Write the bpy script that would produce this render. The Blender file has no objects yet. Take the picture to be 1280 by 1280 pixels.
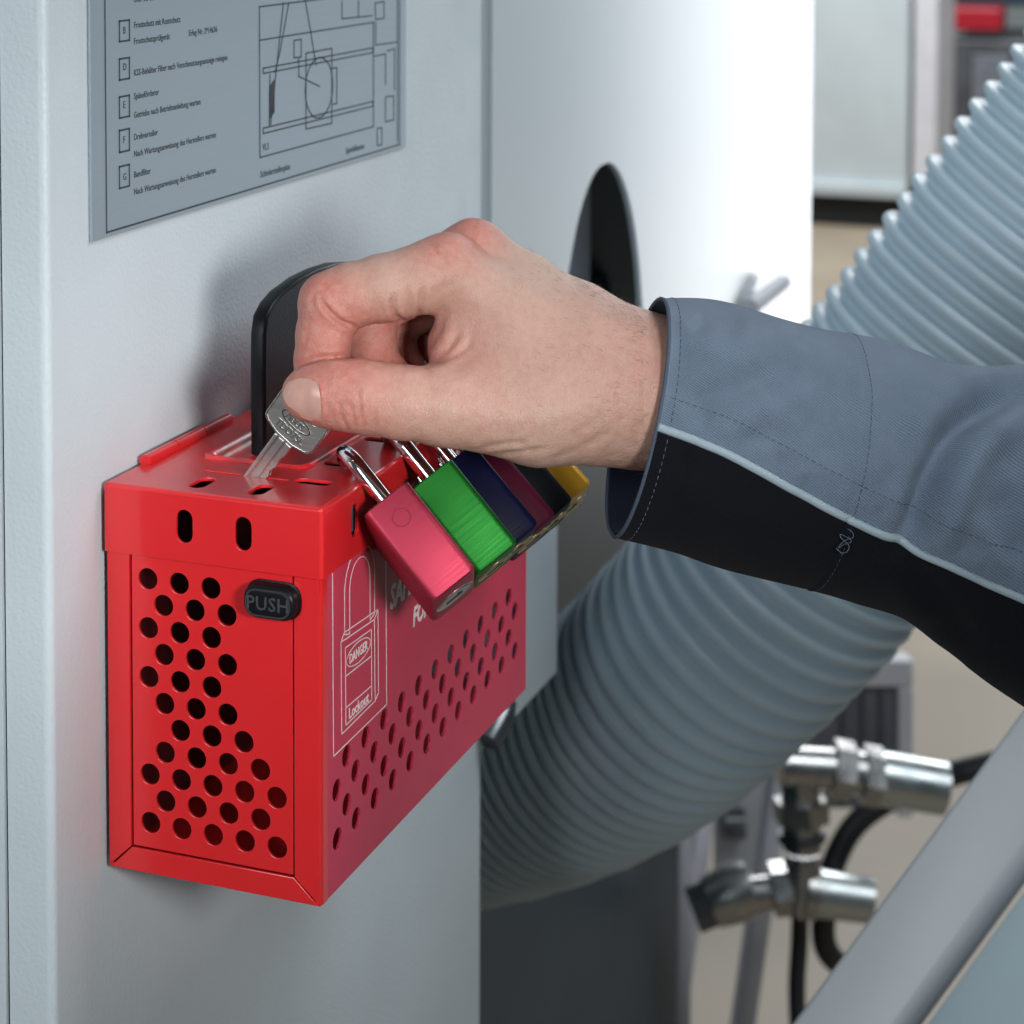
import bpy, bmesh, math, random
import numpy as np
from mathutils import Vector, Matrix

random.seed(7); RNG = np.random.default_rng(7)
SC = bpy.context.scene
S = 0.001                                   # everything below is written in millimetres
# world frame: the cabinet face is the plane Y = 0 (X runs along it, Z up), origin at the wall corner of the box lid

# ---------------------------------------------------------------- camera, world, lamps, exposure
CAM = np.array([-687.0, -397.6, 221.2]); YAW = math.radians(22.29); PITCH = math.radians(3.35)
FPX, SHX, SHY = 2721.7, -146.6, -633.5      # focal length and principal point shift in 1280 px
cam_d = bpy.data.cameras.new('camera'); cam = bpy.data.objects.new('camera', cam_d); SC.collection.objects.link(cam)
fw = Vector((math.cos(YAW)*math.cos(PITCH), math.sin(YAW)*math.cos(PITCH), -math.sin(PITCH)))
cam.location = Vector(CAM)*S
cam.rotation_euler = fw.to_track_quat('-Z', 'Y').to_euler()
cam_d.sensor_width = 36.0; cam_d.lens = FPX/1280*36.0
cam_d.shift_x = -SHX/1280; cam_d.shift_y = SHY/1280
cam_d.clip_start = 0.05; cam_d.clip_end = 60
cam_d.dof.use_dof = True; cam_d.dof.focus_distance = 0.80; cam_d.dof.aperture_fstop = 15.5
SC.camera = cam

w = bpy.data.worlds.new('World'); SC.world = w; w.use_nodes = True
bg = w.node_tree.nodes['Background']; bg.inputs[0].default_value = (0.68, 0.86, 1.0, 1); bg.inputs[1].default_value = 0.07

def area(name, loc, target, size, power, color=(1, 1, 1), size_y=None):
    l = bpy.data.lights.new(name, 'AREA'); l.energy = power; l.color = color; l.size = size
    if size_y: l.shape = 'RECTANGLE'; l.size_y = size_y
    o = bpy.data.objects.new(name, l); SC.collection.objects.link(o)
    o.location = loc
    o.rotation_euler = (Vector(target)-Vector(loc)).to_track_quat('-Z', 'Y').to_euler()
    return o
k = area('softbox_lamp', (-0.47, -0.64, 0.17), (0.00, -0.06, 0.02), 0.13, 0.35, (1.0, 0.985, 0.965)); k.data.spread = math.radians(47)
area('hall_window_lamp', (3.9, -0.50, -0.1), (0.9, -0.1, -0.1), 0.74, 17, (0.90, 0.95, 1.0), 1.8)
area('front_fill_lamp', (0.62, -1.15, 1.40), (0.45, 0.0, 0.0), 1.0, 19, (0.90, 0.955, 1.0))  # unseen fill lamp, added to brighten the hose and cabinet face
area('side_fill_lamp', (-1.9, 0.1, 0.6), (0.0, -0.05, -0.05), 0.8, 19, (0.90, 0.96, 1.0))  # unseen fill lamp, added to brighten the end wall of the box
area('hall_ceiling_lamp', (7.2, 0.8, 2.8), (7.2, 1.0, -1.0), 3.0, 330, (0.95, 0.98, 1.0))

SC.render.engine = 'CYCLES'; SC.cycles.use_denoising = True
SC.cycles.max_bounces = 10; SC.cycles.caustics_reflective = False; SC.cycles.caustics_refractive = False
SC.view_settings.view_transform = 'Standard'; SC.view_settings.look = 'None'
SC.view_settings.exposure = 0.0; SC.view_settings.gamma = 1.0; SC.view_settings.use_curve_mapping = False

# ---------------------------------------------------------------- measuring: a ray of the photograph to a point of the place
_f = np.array(fw); _r = np.cross(_f, [0, 0, 1.0]); _r /= np.linalg.norm(_r); _u = np.cross(_r, _f)
def at(px, py, X=None, Y=None, Z=None, d=None):
    v = _f+_r*(px-640-SHX)/FPX-_u*(py-640-SHY)/FPX
    if X is not None: t = (X-CAM[0])/v[0]
    elif Y is not None: t = (Y-CAM[1])/v[1]
    elif Z is not None: t = (Z-CAM[2])/v[2]
    else: t = d
    return CAM+v*t
def to_px(P):
    D = np.asarray(P, float)-CAM; z = D@_f
    return np.stack([640+SHX+FPX*(D@_r)/z, 640+SHY-FPX*(D@_u)/z], -1)

# ---------------------------------------------------------------- materials
def mat(name, color, rough=0.5, metal=0.0, bump=None, vary=None, rvary=0.0, coat=0.0, spec=0.5, sss=None, extra=None):
    """bump: (scale, strength, distance_mm[, detail]); vary: (scale, amount)"""
    m = bpy.data.materials.new(name); m.use_nodes = True
    nt = m.node_tree; b = nt.nodes['Principled BSDF']; L = nt.links.new
    b.inputs['Base Color'].default_value = (*color, 1); b.inputs['Roughness'].default_value = rough
    b.inputs['Metallic'].default_value = metal; b.inputs['Specular IOR Level'].default_value = spec
    b.inputs['Coat Weight'].default_value = coat; b.inputs['Coat Roughness'].default_value = 0.12
    tc = nt.nodes.new('ShaderNodeTexCoord')
    if bump:
        n = nt.nodes.new('ShaderNodeTexNoise'); n.inputs['Scale'].default_value = bump[0]
        n.inputs['Detail'].default_value = bump[3] if len(bump) > 3 else 2
        L(tc.outputs['Object'], n.inputs['Vector'])
        bn = nt.nodes.new('ShaderNodeBump'); bn.inputs['Strength'].default_value = bump[1]
        bn.inputs['Distance'].default_value = bump[2]*S
        L(n.outputs['Fac'], bn.inputs['Height']); L(bn.outputs['Normal'], b.inputs['Normal'])
    if vary:
        n = nt.nodes.new('ShaderNodeTexNoise'); n.inputs['Scale'].default_value = vary[0]; n.inputs['Detail'].default_value = 5
        L(tc.outputs['Object'], n.inputs['Vector'])
        r = nt.nodes.new('ShaderNodeValToRGB'); r.color_ramp.elements[0].position = .35; r.color_ramp.elements[1].position = .65
        k = vary[1]
        r.color_ramp.elements[0].color = (*[c*(1-k) for c in color], 1); r.color_ramp.elements[1].color = (*[min(1, c*(1+k)) for c in color], 1)
        L(n.outputs['Fac'], r.inputs['Fac']); L(r.outputs['Color'], b.inputs['Base Color'])
    if rvary:
        n = nt.nodes.new('ShaderNodeTexNoise'); n.inputs['Scale'].default_value = 45; n.inputs['Detail'].default_value = 6
        L(tc.outputs['Object'], n.inputs['Vector'])
        mr = nt.nodes.new('ShaderNodeMapRange'); mr.inputs['From Min'].default_value = .3; mr.inputs['From Max'].default_value = .7
        mr.inputs['To Min'].default_value = max(0.02, rough-rvary); mr.inputs['To Max'].default_value = rough+rvary
        L(n.outputs['Fac'], mr.inputs['Value']); L(mr.outputs['Result'], b.inputs['Roughness'])
    if sss:
        b.inputs['Subsurface Weight'].default_value = sss[0]; b.inputs['Subsurface Radius'].default_value = sss[1]
        b.inputs['Subsurface Scale'].default_value = sss[2]*S
    return m

def brushed(name, color, rough, axis=2, scale=700, depth=0.12):
    """metal with fine brushing along one object axis"""
    m = mat(name, color, rough, 1.0)
    nt = m.node_tree; b = nt.nodes['Principled BSDF']; L = nt.links.new
    tc = nt.nodes.new('ShaderNodeTexCoord'); mp = nt.nodes.new('ShaderNodeMapping')
    sc = [scale]*3; sc[axis] = scale*0.03; mp.inputs['Scale'].default_value = sc
    n = nt.nodes.new('ShaderNodeTexNoise'); n.inputs['Scale'].default_value = 4; n.inputs['Detail'].default_value = 4
    L(tc.outputs['Object'], mp.inputs['Vector']); L(mp.outputs['Vector'], n.inputs['Vector'])
    mr = nt.nodes.new('ShaderNodeMapRange'); mr.inputs['From Min'].default_value = .3; mr.inputs['From Max'].default_value = .7
    mr.inputs['To Min'].default_value = max(.05, rough-.05); mr.inputs['To Max'].default_value = rough+.06
    L(n.outputs['Fac'], mr.inputs['Value']); L(mr.outputs['Result'], b.inputs['Roughness'])
    bn = nt.nodes.new('ShaderNodeBump'); bn.inputs['Strength'].default_value = depth; bn.inputs['Distance'].default_value = .05*S
    L(n.outputs['Fac'], bn.inputs['Height']); L(bn.outputs['Normal'], b.inputs['Normal'])
    return m

M = {}
M['wall'] = mat('textured_grey_paint', (.57, .645, .685), .42, bump=(560, .5, .5, 2.5), vary=(11, .035), rvary=.06)
M['hood'] = mat('smooth_light_paint', (.57, .64, .67), .20, bump=(300, .04, .2))
M['seal'] = mat('grey_seal', (.36, .42, .45), .5)
M['gap'] = mat('dark_gap', (.02, .022, .025), .8)
M['slate'] = mat('slate_paint', (.026, .052, .074), .5, bump=(200, .1, .2), vary=(6, .1))
M['plate'] = brushed('brushed_plate', (.39, .47, .53), .42, 0, 500, .05); M['plate'].node_tree.nodes['Principled BSDF'].inputs['Metallic'].default_value = .55
M['print'] = mat('dark_print', (.035, .045, .055), .6)
M['red'] = mat('red_powder_coat', (.66, .017, .021), .32, bump=(520, .07, .25), rvary=.04, coat=.55); M['red'].node_tree.nodes['Principled BSDF'].inputs['Coat Roughness'].default_value = .06
_nt = M['red'].node_tree; _n = _nt.nodes.new('ShaderNodeTexNoise'); _n.inputs['Scale'].default_value = 22; _n.inputs['Detail'].default_value = 7; _n.inputs['Roughness'].default_value = .65
_tc = _nt.nodes.new('ShaderNodeTexCoord'); _nt.links.new(_tc.outputs['Object'], _n.inputs['Vector']); _mr = _nt.nodes.new('ShaderNodeMapRange')
for _k, _v in (('From Min', .35), ('From Max', .68), ('To Min', .04), ('To Max', .24)): _mr.inputs[_k].default_value = _v
_nt.links.new(_n.outputs['Fac'], _mr.inputs['Value']); _nt.links.new(_mr.outputs['Result'], _nt.nodes['Principled BSDF'].inputs['Coat Roughness'])
M['label_red'] = mat('dull_red_label', (.58, .040, .090), .40, bump=(700, .05, .15), rvary=.025, spec=.35)
M['inside'] = mat('shaded_box_inside', (.10, .008, .010), .6)  # darkened red: the shade behind the holes is put into the colour
M['white_print'] = mat('white_print', (.86, .83, .84), .5)
M['black_plastic'] = mat('black_plastic', (.006, .007, .009), .36, bump=(1300, .35, .25), rvary=.06, spec=.2)
M['letter_grey'] = mat('grey_lettering', (.05, .055, .06), .32)  # dark grey, a little lighter than the button's black plastic
M['pale_steel'] = mat('pale_steel', (.62, .67, .67), .34, 1.0, rvary=.08)
M['rubber'] = mat('black_rubber', (.035, .036, .042), .38, bump=(900, .15, .2), rvary=.1)
M['chrome'] = mat('chrome', (.80, .81, .83), .10, 1.0, rvary=.04)
M['key'] = brushed('nickel_silver', (.62, .60, .56), .34, 1, 600, .12)
M['keyletter'] = mat('stamped_letters', (.74, .72, .68), .25, 1.0)
M['brass'] = mat('brass', (.62, .46, .22), .30, 1.0, rvary=.08)
M['steel'] = mat('steel', (.50, .50, .49), .30, 1.0, rvary=.1, vary=(60, .12))
M['dark_steel'] = mat('dark_steel', (.16, .17, .18), .35, .9, rvary=.1)
M['hose'] = mat('grey_hose', (.56, .69, .77), .36, bump=(150, .08, .3), vary=(14, .05))
M['white_paint'] = mat('white_paint', (.66, .74, .78), .45, vary=(5, .04))
M['lilac'] = mat('pale_aluminium', (.80, .80, .86), .4, vary=(9, .06))
M['floor'] = mat('tan_floor', (.27, .220, .158), .55, bump=(40, .1, 2.0), vary=(1.7, .14))
M['beam'] = mat('grey_beam_paint', (.53, .55, .57), .42, bump=(160, .1, .3), vary=(5, .05))
M['panel_blue'] = mat('blue_grey_paint', (.42, .52, .56), .45, vary=(5, .05))
M['grey_panel'] = mat('grey_panel', (.17, .18, .21), .55, vary=(18, .12))
M['far_dark'] = mat('dark_machine', (.085, .09, .10), .5, vary=(4, .3))
M['far_red'] = mat('red_plastic', (.42, .015, .03), .4)
M['hall'] = mat('hall_wall', (.42, .46, .47), .7)

# ---------------------------------------------------------------- mesh helpers
COL = SC.collection
def root(name, loc, label, cat, group=None):
    o = bpy.data.objects.new(name, None); COL.objects.link(o); o.location = Vector(loc)*S
    o.empty_display_size = 0.02
    o['label'] = label; o['category'] = cat
    if group: o['group'] = group
    return o
def wloc(o):
    v = Vector((0, 0, 0))
    while o is not None: v = v+Vector(o.location); o = o.parent
    return v
def link(name, me, material, parent=None, smooth=35, origin=None, label=None):
    """me holds world millimetres scaled to metres; origin (mm) becomes the object's own origin"""
    o = bpy.data.objects.new(name, me); COL.objects.link(o)
    if material and not me.materials: me.materials.append(material)
    if origin is None and parent is None: origin = (0, 0, 0)
    org = Vector(origin)*S if origin is not None else wloc(parent)
    if org.length > 0: me.transform(Matrix.Translation(-org))
    if parent: o.parent = parent; o.location = org-wloc(parent)
    else: o.location = org
    if smooth:
        me.shade_smooth()
        if smooth < 180: me.set_sharp_from_angle(angle=math.radians(smooth))
    if label: o['label'] = label
    return o
def tag(o, label=None, cat=None, group=None, kind=None):
    for k, v in (('label', label), ('category', cat), ('group', group), ('kind', kind)):
        if v: o[k] = v
    return o
def mesh_of(verts, faces, name='m'):
    me = bpy.data.meshes.new(name)
    me.from_pydata([tuple(float(c)*S for c in v) for v in verts], [], [tuple(int(i) for i in f) for f in faces]); me.validate(); me.update()
    return me
class MB:
    def __init__(s): s.v = []; s.f = []
    def add(s, v, f):
        n = len(s.v); s.v += [tuple(p) for p in v]; s.f += [tuple(i+n for i in q) for q in f]; return s
    def grid(s, P, close_u=False, close_v=False, flip=False):
        P = np.asarray(P, float); a, b = P.shape[:2]; f = []
        for i in range(a if close_u else a-1):
            for j in range(b if close_v else b-1):
                q = (i*b+j, i*b+(j+1) % b, ((i+1) % a)*b+(j+1) % b, ((i+1) % a)*b+j)
                f.append(q[::-1] if flip else q)
        return s.add(P.reshape(-1, 3), f)
    def tube(s, pts, rad, seg=16, caps=True, closed=False):
        pts = [np.asarray(p, float) for p in pts]; n = len(pts)
        rad = [rad]*n if np.isscalar(rad) else list(rad)
        tang = []
        for i in range(n):
            if closed: t = pts[(i+1) % n]-pts[i-1]
            else: t = pts[min(i+1, n-1)]-pts[max(i-1, 0)]
            tang.append(t/(np.linalg.norm(t)+1e-12))
        up = np.array([0, 0, 1.0]) if abs(tang[0][2]) < .9 else np.array([1.0, 0, 0])
        nrm = np.cross(tang[0], up); nrm /= np.linalg.norm(nrm); rings = []
        for i in range(n):
            nrm = nrm-tang[i]*(nrm@tang[i]); nrm /= np.linalg.norm(nrm); bi = np.cross(tang[i], nrm)
            rings.append([pts[i]+rad[i]*(math.cos(2*math.pi*k/seg)*nrm+math.sin(2*math.pi*k/seg)*bi) for k in range(seg)])
        base = len(s.v)
        s.grid(rings, close_u=closed, close_v=True)
        if caps and not closed:
            s.f.append(tuple(base+k for k in range(seg))); s.f.append(tuple(base+(n-1)*seg+k for k in range(seg))[::-1])
        return s
    def box(s, lo, hi):
        x0, y0, z0 = lo; x1, y1, z1 = hi
        return s.add([(x0, y0, z0), (x1, y0, z0), (x1, y1, z0), (x0, y1, z0), (x0, y0, z1), (x1, y0, z1), (x1, y1, z1), (x0, y1, z1)],
                     [(0, 3, 2, 1), (4, 5, 6, 7), (0, 1, 5, 4), (1, 2, 6, 5), (2, 3, 7, 6), (3, 0, 4, 7)])
    def prism(s, poly, vec):
        poly = [np.asarray(p, float) for p in poly]; vec = np.asarray(vec, float); n = len(poly)
        return s.add(poly+[p+vec for p in poly], [tuple(range(n))[::-1], tuple(range(n, 2*n))]+[(i, (i+1) % n, n+(i+1) % n, n+i) for i in range(n)])
    def mesh(s): return mesh_of(s.v, s.f)
    def build(s, name, m, parent=None, smooth=35, origin=None, bevel=0, seg=2, label=None):
        me = s.mesh()
        bm = bmesh.new(); bm.from_mesh(me)
        bmesh.ops.recalc_face_normals(bm, faces=bm.faces)
        if bevel:
            es = [e for e in bm.edges if len(e.link_faces) == 2 and e.calc_face_angle(0) > math.radians(30)]
            bmesh.ops.bevel(bm, geom=es, offset=bevel*S, segments=seg, profile=.5, affect='EDGES', clamp_overlap=True)
        bm.to_mesh(me); bm.free()
        return link(name, me, m, parent, smooth, origin, label)

def frame_m(org, ux, uy):
    ux = Vector(ux).normalized(); uy = Vector(uy).normalized(); n = ux.cross(uy)
    m = Matrix((ux, uy, n)).transposed().to_4x4(); m.translation = Vector(org); return m
def curve_mesh(cu):
    o = bpy.data.objects.new('tmp', cu); COL.objects.link(o)
    dg = bpy.context.evaluated_depsgraph_get(); dg.update()
    me = bpy.data.meshes.new_from_object(o.evaluated_get(dg), depsgraph=dg)
    bpy.data.objects.remove(o); bpy.data.curves.remove(cu); me.materials.clear()
    return me
def place(me, M4):
    me.transform(Matrix.Scale(S, 4) @ M4); return me
def sheet(outer, holes, t, M4, bevel=0.0):
    """flat sheet with openings: outlines in mm in the frame M4, lying between 0 and -t along its normal"""
    cu = bpy.data.curves.new('c', 'CURVE'); cu.dimensions = '2D'; cu.fill_mode = 'BOTH'
    for loop in [outer]+list(holes):
        sp = cu.splines.new('POLY'); sp.points.add(len(loop)-1)
        for q, (x, y) in zip(sp.points, loop): q.co = (x, y, 0, 1)
        sp.use_cyclic_u = True
    cu.extrude = max(1e-4, t/2-bevel); cu.bevel_depth = bevel; cu.bevel_resolution = 1; cu.offset = -bevel
    me = curve_mesh(cu)
    me.transform(Matrix.Translation((0, 0, -t/2)))
    return place(me, M4)
def text(body, size, M4, extrude=.05, shear=0, bold=0, sx=1.0, align='LEFT', space=1.0):
    cu = bpy.data.curves.new('t', 'FONT'); cu.body = body; cu.size = size; cu.extrude = extrude; cu.shear = shear; cu.offset = bold
    cu.resolution_u = 2; cu.align_x = align; cu.space_character = space
    me = curve_mesh(cu); me.transform(Matrix.Diagonal((sx, 1, 1, 1)))
    return place(me, M4)
def join(meshes):
    bm = bmesh.new()
    for m in meshes: bm.from_mesh(m); bpy.data.meshes.remove(m)
    me = bpy.data.meshes.new('j'); bm.to_mesh(me); bm.free(); return me
def ribbon(lines, width, M4, h=.1):
    """printed lines: flat strips of the given width in frame M4"""
    b = MB()
    for ln in lines:
        for (x0, y0), (x1, y1) in zip(ln[:-1], ln[1:]):
            d = math.hypot(x1-x0, y1-y0)
            if d < 1e-6: continue
            nx, ny = -(y1-y0)/d*width/2, (x1-x0)/d*width/2; ex, ey = (x1-x0)/d*width/2, (y1-y0)/d*width/2
            q = [(x0-ex+nx, y0-ey+ny), (x0-ex-nx, y0-ey-ny), (x1+ex-nx, y1+ey-ny), (x1+ex+nx, y1+ey+ny)]
            b.add([(x, y, 0) for x, y in q]+[(x, y, h) for x, y in q], [(4, 5, 6, 7), (0, 1, 5, 4), (1, 2, 6, 5), (2, 3, 7, 6), (3, 0, 4, 7)])
    me = bpy.data.meshes.new('r'); me.from_pydata(b.v, [], b.f); me.update()
    return place(me, M4)
def circle(cx, cy, r, n=24, a0=0): return [(cx+r*math.cos(a0+2*math.pi*i/n), cy+r*math.sin(a0+2*math.pi*i/n)) for i in range(n)]
def stadium(cx, cy, L, wd, ang=0, n=8):
    p = []; h = (L-wd)/2; r = wd/2
    for i in range(n+1): a = -math.pi/2+math.pi*i/n; p.append((h+r*math.cos(a), r*math.sin(a)))
    for i in range(n+1): a = math.pi/2+math.pi*i/n; p.append((-h+r*math.cos(a), r*math.sin(a)))
    c, s = math.cos(ang), math.sin(ang)
    return [(cx+x*c-y*s, cy+x*s+y*c) for x, y in p]
def rrect(x0, y0, x1, y1, r, n=5):
    p = []
    for (cx, cy, a) in ((x1-r, y0+r, -90), (x1-r, y1-r, 0), (x0+r, y1-r, 90), (x0+r, y0+r, 180)):
        for i in range(n+1): t = math.radians(a+90*i/n); p.append((cx+r*math.cos(t), cy+r*math.sin(t)))
    return p
def smooth_line(pts, n=12):
    pts = [np.asarray(p, float) for p in pts]; P = [2*pts[0]-pts[1]]+pts+[2*pts[-1]-pts[-2]]; out = []
    for i in range(1, len(P)-2):
        for k in range(n):
            t = k/n
            out.append(.5*((2*P[i])+(-P[i-1]+P[i+1])*t+(2*P[i-1]-5*P[i]+4*P[i+1]-P[i+2])*t*t+(-P[i-1]+3*P[i]-3*P[i+1]+P[i+2])*t**3))
    out.append(pts[-1]); return out

# ================================================================ SETTING
FLOOR = -1250
b = MB().box((-3000, -6000, FLOOR-60), (14000, 9000, FLOOR)); o = b.build('floor', M['floor'], smooth=0); tag(o, kind='structure')
b = MB().box((13000, -6000, FLOOR), (13200, 9000, 4000)); o = b.build('hall_wall', M['hall'], smooth=0); tag(o, kind='structure')

# ---- machine cabinet with the wall the box hangs on
cab = root('machine_cabinet', (187, 0, FLOOR), 'light grey machine cabinet with textured paint, behind the red box', 'cabinet')
# door: a folded sheet; front face, rounded bend at the left, return flange
WY = 1.6
prof = [(410, WY)]
for i in range(9):
    a = math.pi/2*i/8; prof.append((-30.5-3.5*math.sin(a)*1.0, WY+3.5-3.5*math.cos(a)))
prof += [(-34, 20), (-31, 20), (-31, 5), (410, 5)]
b = MB().prism([(x, y, FLOOR+80) for x, y in prof], (0, 0, 80-FLOOR+900)); b.build('door', M['wall'], cab, 40)
b = MB().box((-33, 21.5, FLOOR+60), (412, 60, 1000)); b.build('door_gasket', M['gap'], cab, 0)
b = MB().box((-35, 20.9, FLOOR+60), (-33.2, 600, 1000)); b.build('side_wall', M['wall'], cab, 0)
b = MB().box((-34, 24, FLOOR), (405, 590, FLOOR+60)); b.build('dark_base', M['slate'], cab, 0)

# ---- hood beyond the cabinet with the arched opening for the hose
hood = root('machine_hood', (860, 0, -257), 'smooth pale machine hood with an arched opening for the hose', 'hood')
arch = []
XL, XR, ZT = 541.0, 727.0, 40.0; cx = (XL+XR)/2; hw = (XR-XL)/2
outline = [(423, -257), (XL, -257)]
for i in range(33):
    a = math.pi*(1-i/32); outline.append((cx+hw*math.cos(a), ZT-150+150*math.sin(a)))
outline += [(XR, -257), (1288, -257), (1288, 1000), (423, 1000)]
fm = frame_m((0, 0, 0), (1, 0, 0), (0, 0, 1))         # normal = -Y
link('cover_panel', sheet(outline, [], 4, fm, .8), M['hood'], hood, 35)
MB().box((410.5, 1.5, -257), (422.5, 9, 1000)).build('seal_strip', M['seal'], hood, 0)
MB().box((1274, 14.5, -257), (1288, 500, 1000)).build('side_wall', M['hood'], hood, 0)
MB().box((423, 14.5, -255), (436, 500, 1000)).build('inner_wall', M['slate'], hood, 0)
MB().box((436.5, 330, -255), (1295, 344, 1000)).build('back_wall', M['gap'], hood, 0)  # near-black colour carries the shade inside the opening
e = at(724, 330, Y=60)
MB().box((437, 52, -120), (float(e[0]), 60, 330)).build('inner_plate', M['lilac'], hood, 0)
p0, p1 = at(938, 384, Y=-4), at(980, 352, Y=-14)
MB().tube([p0, p1], [7, 6], 14).build('latch_lever', M['lilac'], hood)
# clip under the hood's corner
c = at(622, 908, Y=-6)
MB().tube([c+np.array([-8, 3, -6]), c+np.array([6, 0, 4]), c+np.array([14, 0, 9])], [7, 8, 6], 12).build('edge_clip', M['dark_steel'], hood)

# ---- dark lower machine body behind the hose
base = root('lower_machine', (640, 260, FLOOR), 'dark slate machine body under the large grey hose', 'machine')
e = at(848, 1150, Y=190)
MB().box((415, 190, FLOOR), (float(e[0]), 500, -150)).build('body', M['slate'], base, 0, bevel=4)
MB().box((415, 186, -300), (float(e[0])-60, 189, -160)).build('top_panel', M['slate'], base, 0)

# ================================================================ RED LOCKOUT BOX
D, W, H, LID = 88.6, 230.0, 145.0, 25.6
box = root('lockout_box', (115, -44, -145), 'red perforated metal lockout box screwed to the grey cabinet', 'lockout box')
BX0, BX1, BY = 2.2, 227.8, -86.7
T = 1.3
# end wall: door panel inside a mitred frame
fE = frame_m((BX0, 0, 0), (0, -1, 0), (0, 0, 1))        # u = out of wall, v = up, normal -X
holes = []
rows = []
for k in range(11):
    z = -34.7-9.12*k
    u0 = 17.3 if k % 2 == 0 else 23.65
    n = {0: 3, 1: 3, 2: 3, 3: 3, 4: 3, 5: 3, 6: 3, 7: 4, 8: 5, 9: 4, 10: 5}[k]
    if k == 6: u0 = 30.0
    for j in range(n): holes.append(circle(u0+12.85*j+.05*k, z-.12*j, 3.95, 28))
link('end_panel', sheet([(10.6, -135.4), (75.6, -135.4), (75.6, -20), (10.6, -20)], holes, 1.3, frame_m((BX0+.5, 0, 0), (0, -1, 0), (0, 0, 1)), .18), M['red'], box, 30)
link('frame_post', sheet([(0.6, -144.6), (9.9, -135.8), (9.9, -18), (0.6, -18)], [], 1.4, fE, .3), M['red'], box, 30)
link('frame_post', sheet([(76.3, -135.8), (86.2, -144.6), (86.2, -18), (76.3, -18)], [], 1.4, fE, .3), M['red'], box, 30)
link('frame_rail', sheet([(1.2, -144.9), (85.6, -144.9), (76.0, -136.1), (10.2, -136.1)], [], 1.4, fE, .3), M['red'], box, 30)
# folded corner between end and front, bottom edge
q = []
for i in range(9):
    a = math.pi/2*i/8; q.append((BX0+2.2-2.2*math.cos(a), BY+2.2-2.2*math.sin(a), -144.9))
q += [(BX0+6, BY, -144.9), (BX0+6, BY+1.2, -144.9), (BX0+1.2, BY+1.2, -144.9), (BX0+1.2, BY+2.2, -144.9)]
MB().prism(q, (0, 0, 126)).build('corner_fold', M['red'], box, 40)
MB().box((BX0+.4, BY+.4, -145.2), (BX1-.4, -.4, -143.6)).build('bottom_plate', M['red'], box, 0, bevel=.4)
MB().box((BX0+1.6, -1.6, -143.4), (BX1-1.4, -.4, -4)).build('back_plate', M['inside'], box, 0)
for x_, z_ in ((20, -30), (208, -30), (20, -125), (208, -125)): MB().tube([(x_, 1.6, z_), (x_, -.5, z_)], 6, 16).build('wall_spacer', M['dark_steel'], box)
MB().box((BX1-1.3, BY+1.5, -143.4), (BX1, -1.8, -4)).build('far_end_plate', M['grey_panel'], box, 0)  # grey in a red box, imitating light seen through the front holes
# front wall
fF = frame_m((0, BY, 0), (1, 0, 0), (0, 0, 1))          # normal -Y
holes = [circle(16.8, -126.1, 3.95), circle(16.4, -107.9, 3.95)]
zr = lambda x, z: z+(x-34)*.0175
for j in range(11): holes.append(circle(34+17.87*j, zr(34+17.87*j, -125.5), 3.95))
for j in range(11): holes.append(circle(25.4+17.87*j, zr(25.4+17.87*j, -116.6), 3.95))
for j in range(11): holes.append(circle(33.6+17.87*j, zr(33.6+17.87*j, -107.4), 3.95))
for j in range(11): holes.append(circle(25.2+17.87*j, zr(25.2+17.87*j, -98.4), 3.95))
link('front_panel', sheet([(BX0+6.1, -144.8), (BX1-.1, -144.8), (BX1-.1, -18), (BX0+6.1, -18)], holes, 1.3, fF, .18), M['label_red'], box, 30, label='dull dark red front wall with rows of holes and white print')
# white print on the front
P = fF @ Matrix.Translation((0, 0, .04))
def arc(cx, cy, r, a0, a1, n=16, ry=None): return [(cx+r*math.cos(math.radians(a0+(a1-a0)*i/n)), cy+(ry or r)*math.sin(math.radians(a0+(a1-a0)*i/n))) for i in range(n+1)]
lines = [[(12.6, -26.2), (13.2, -94.2), (63.2, -93.0), (62.2, -26.2)],
         [(20, -54.6), (20.6, -88.8), (51.8, -87.6), (51.2, -56.2), (20, -54.6)], [(20, -54.6), (23.2, -52), (54.6, -53.5), (51.2, -56.2)], [(54.6, -53.5), (55.2, -85.5), (51.8, -87.6)],
         [(24, -58), (24.4, -86.8), (48.6, -86.0), (48.2, -59), (24, -58)], [(24.1, -68.6), (48.4, -69.2)], [(24.3, -80.4), (48.5, -80.6)],
         [(23.4, -53)]+[(23.4, -38)]+arc(37.4, -38, 14, 180, 0)+[(51.4, -54), (47, -55)]+[(47, -38)]+arc(37.4, -38, 9.4, 0, 180)+[(28, -54), (23.4, -53)],
         arc(36.2, -63.6, 11.2, 0, 360, 28, 3.9)]
pr = link('pictogram', ribbon(lines, .42, P), M['white_print'], box, 0)
F2 = lambda x, z: P @ Matrix.Translation((x, z, 0))
link('danger_lettering', text('DANGER', 5.0, F2(36.2, -65.3), .05, 0, .10, .84, 'CENTER'), M['white_print'], box, 0)
link('lockout_lettering', text('Lockout', 5.6, F2(36.4, -85.6), .05, 0, .10, 1.0, 'CENTER'), M['white_print'], box, 0)
link('title_lettering', text('SAFETY', 13.0, F2(66.5, -57.4), .05, .18, .40, .86), M['white_print'], box, 0)
link('title_lettering', text('FOR', 10.4, F2(90.0, -71.6), .05, .18, .34, .86), M['white_print'], box, 0)

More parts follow.
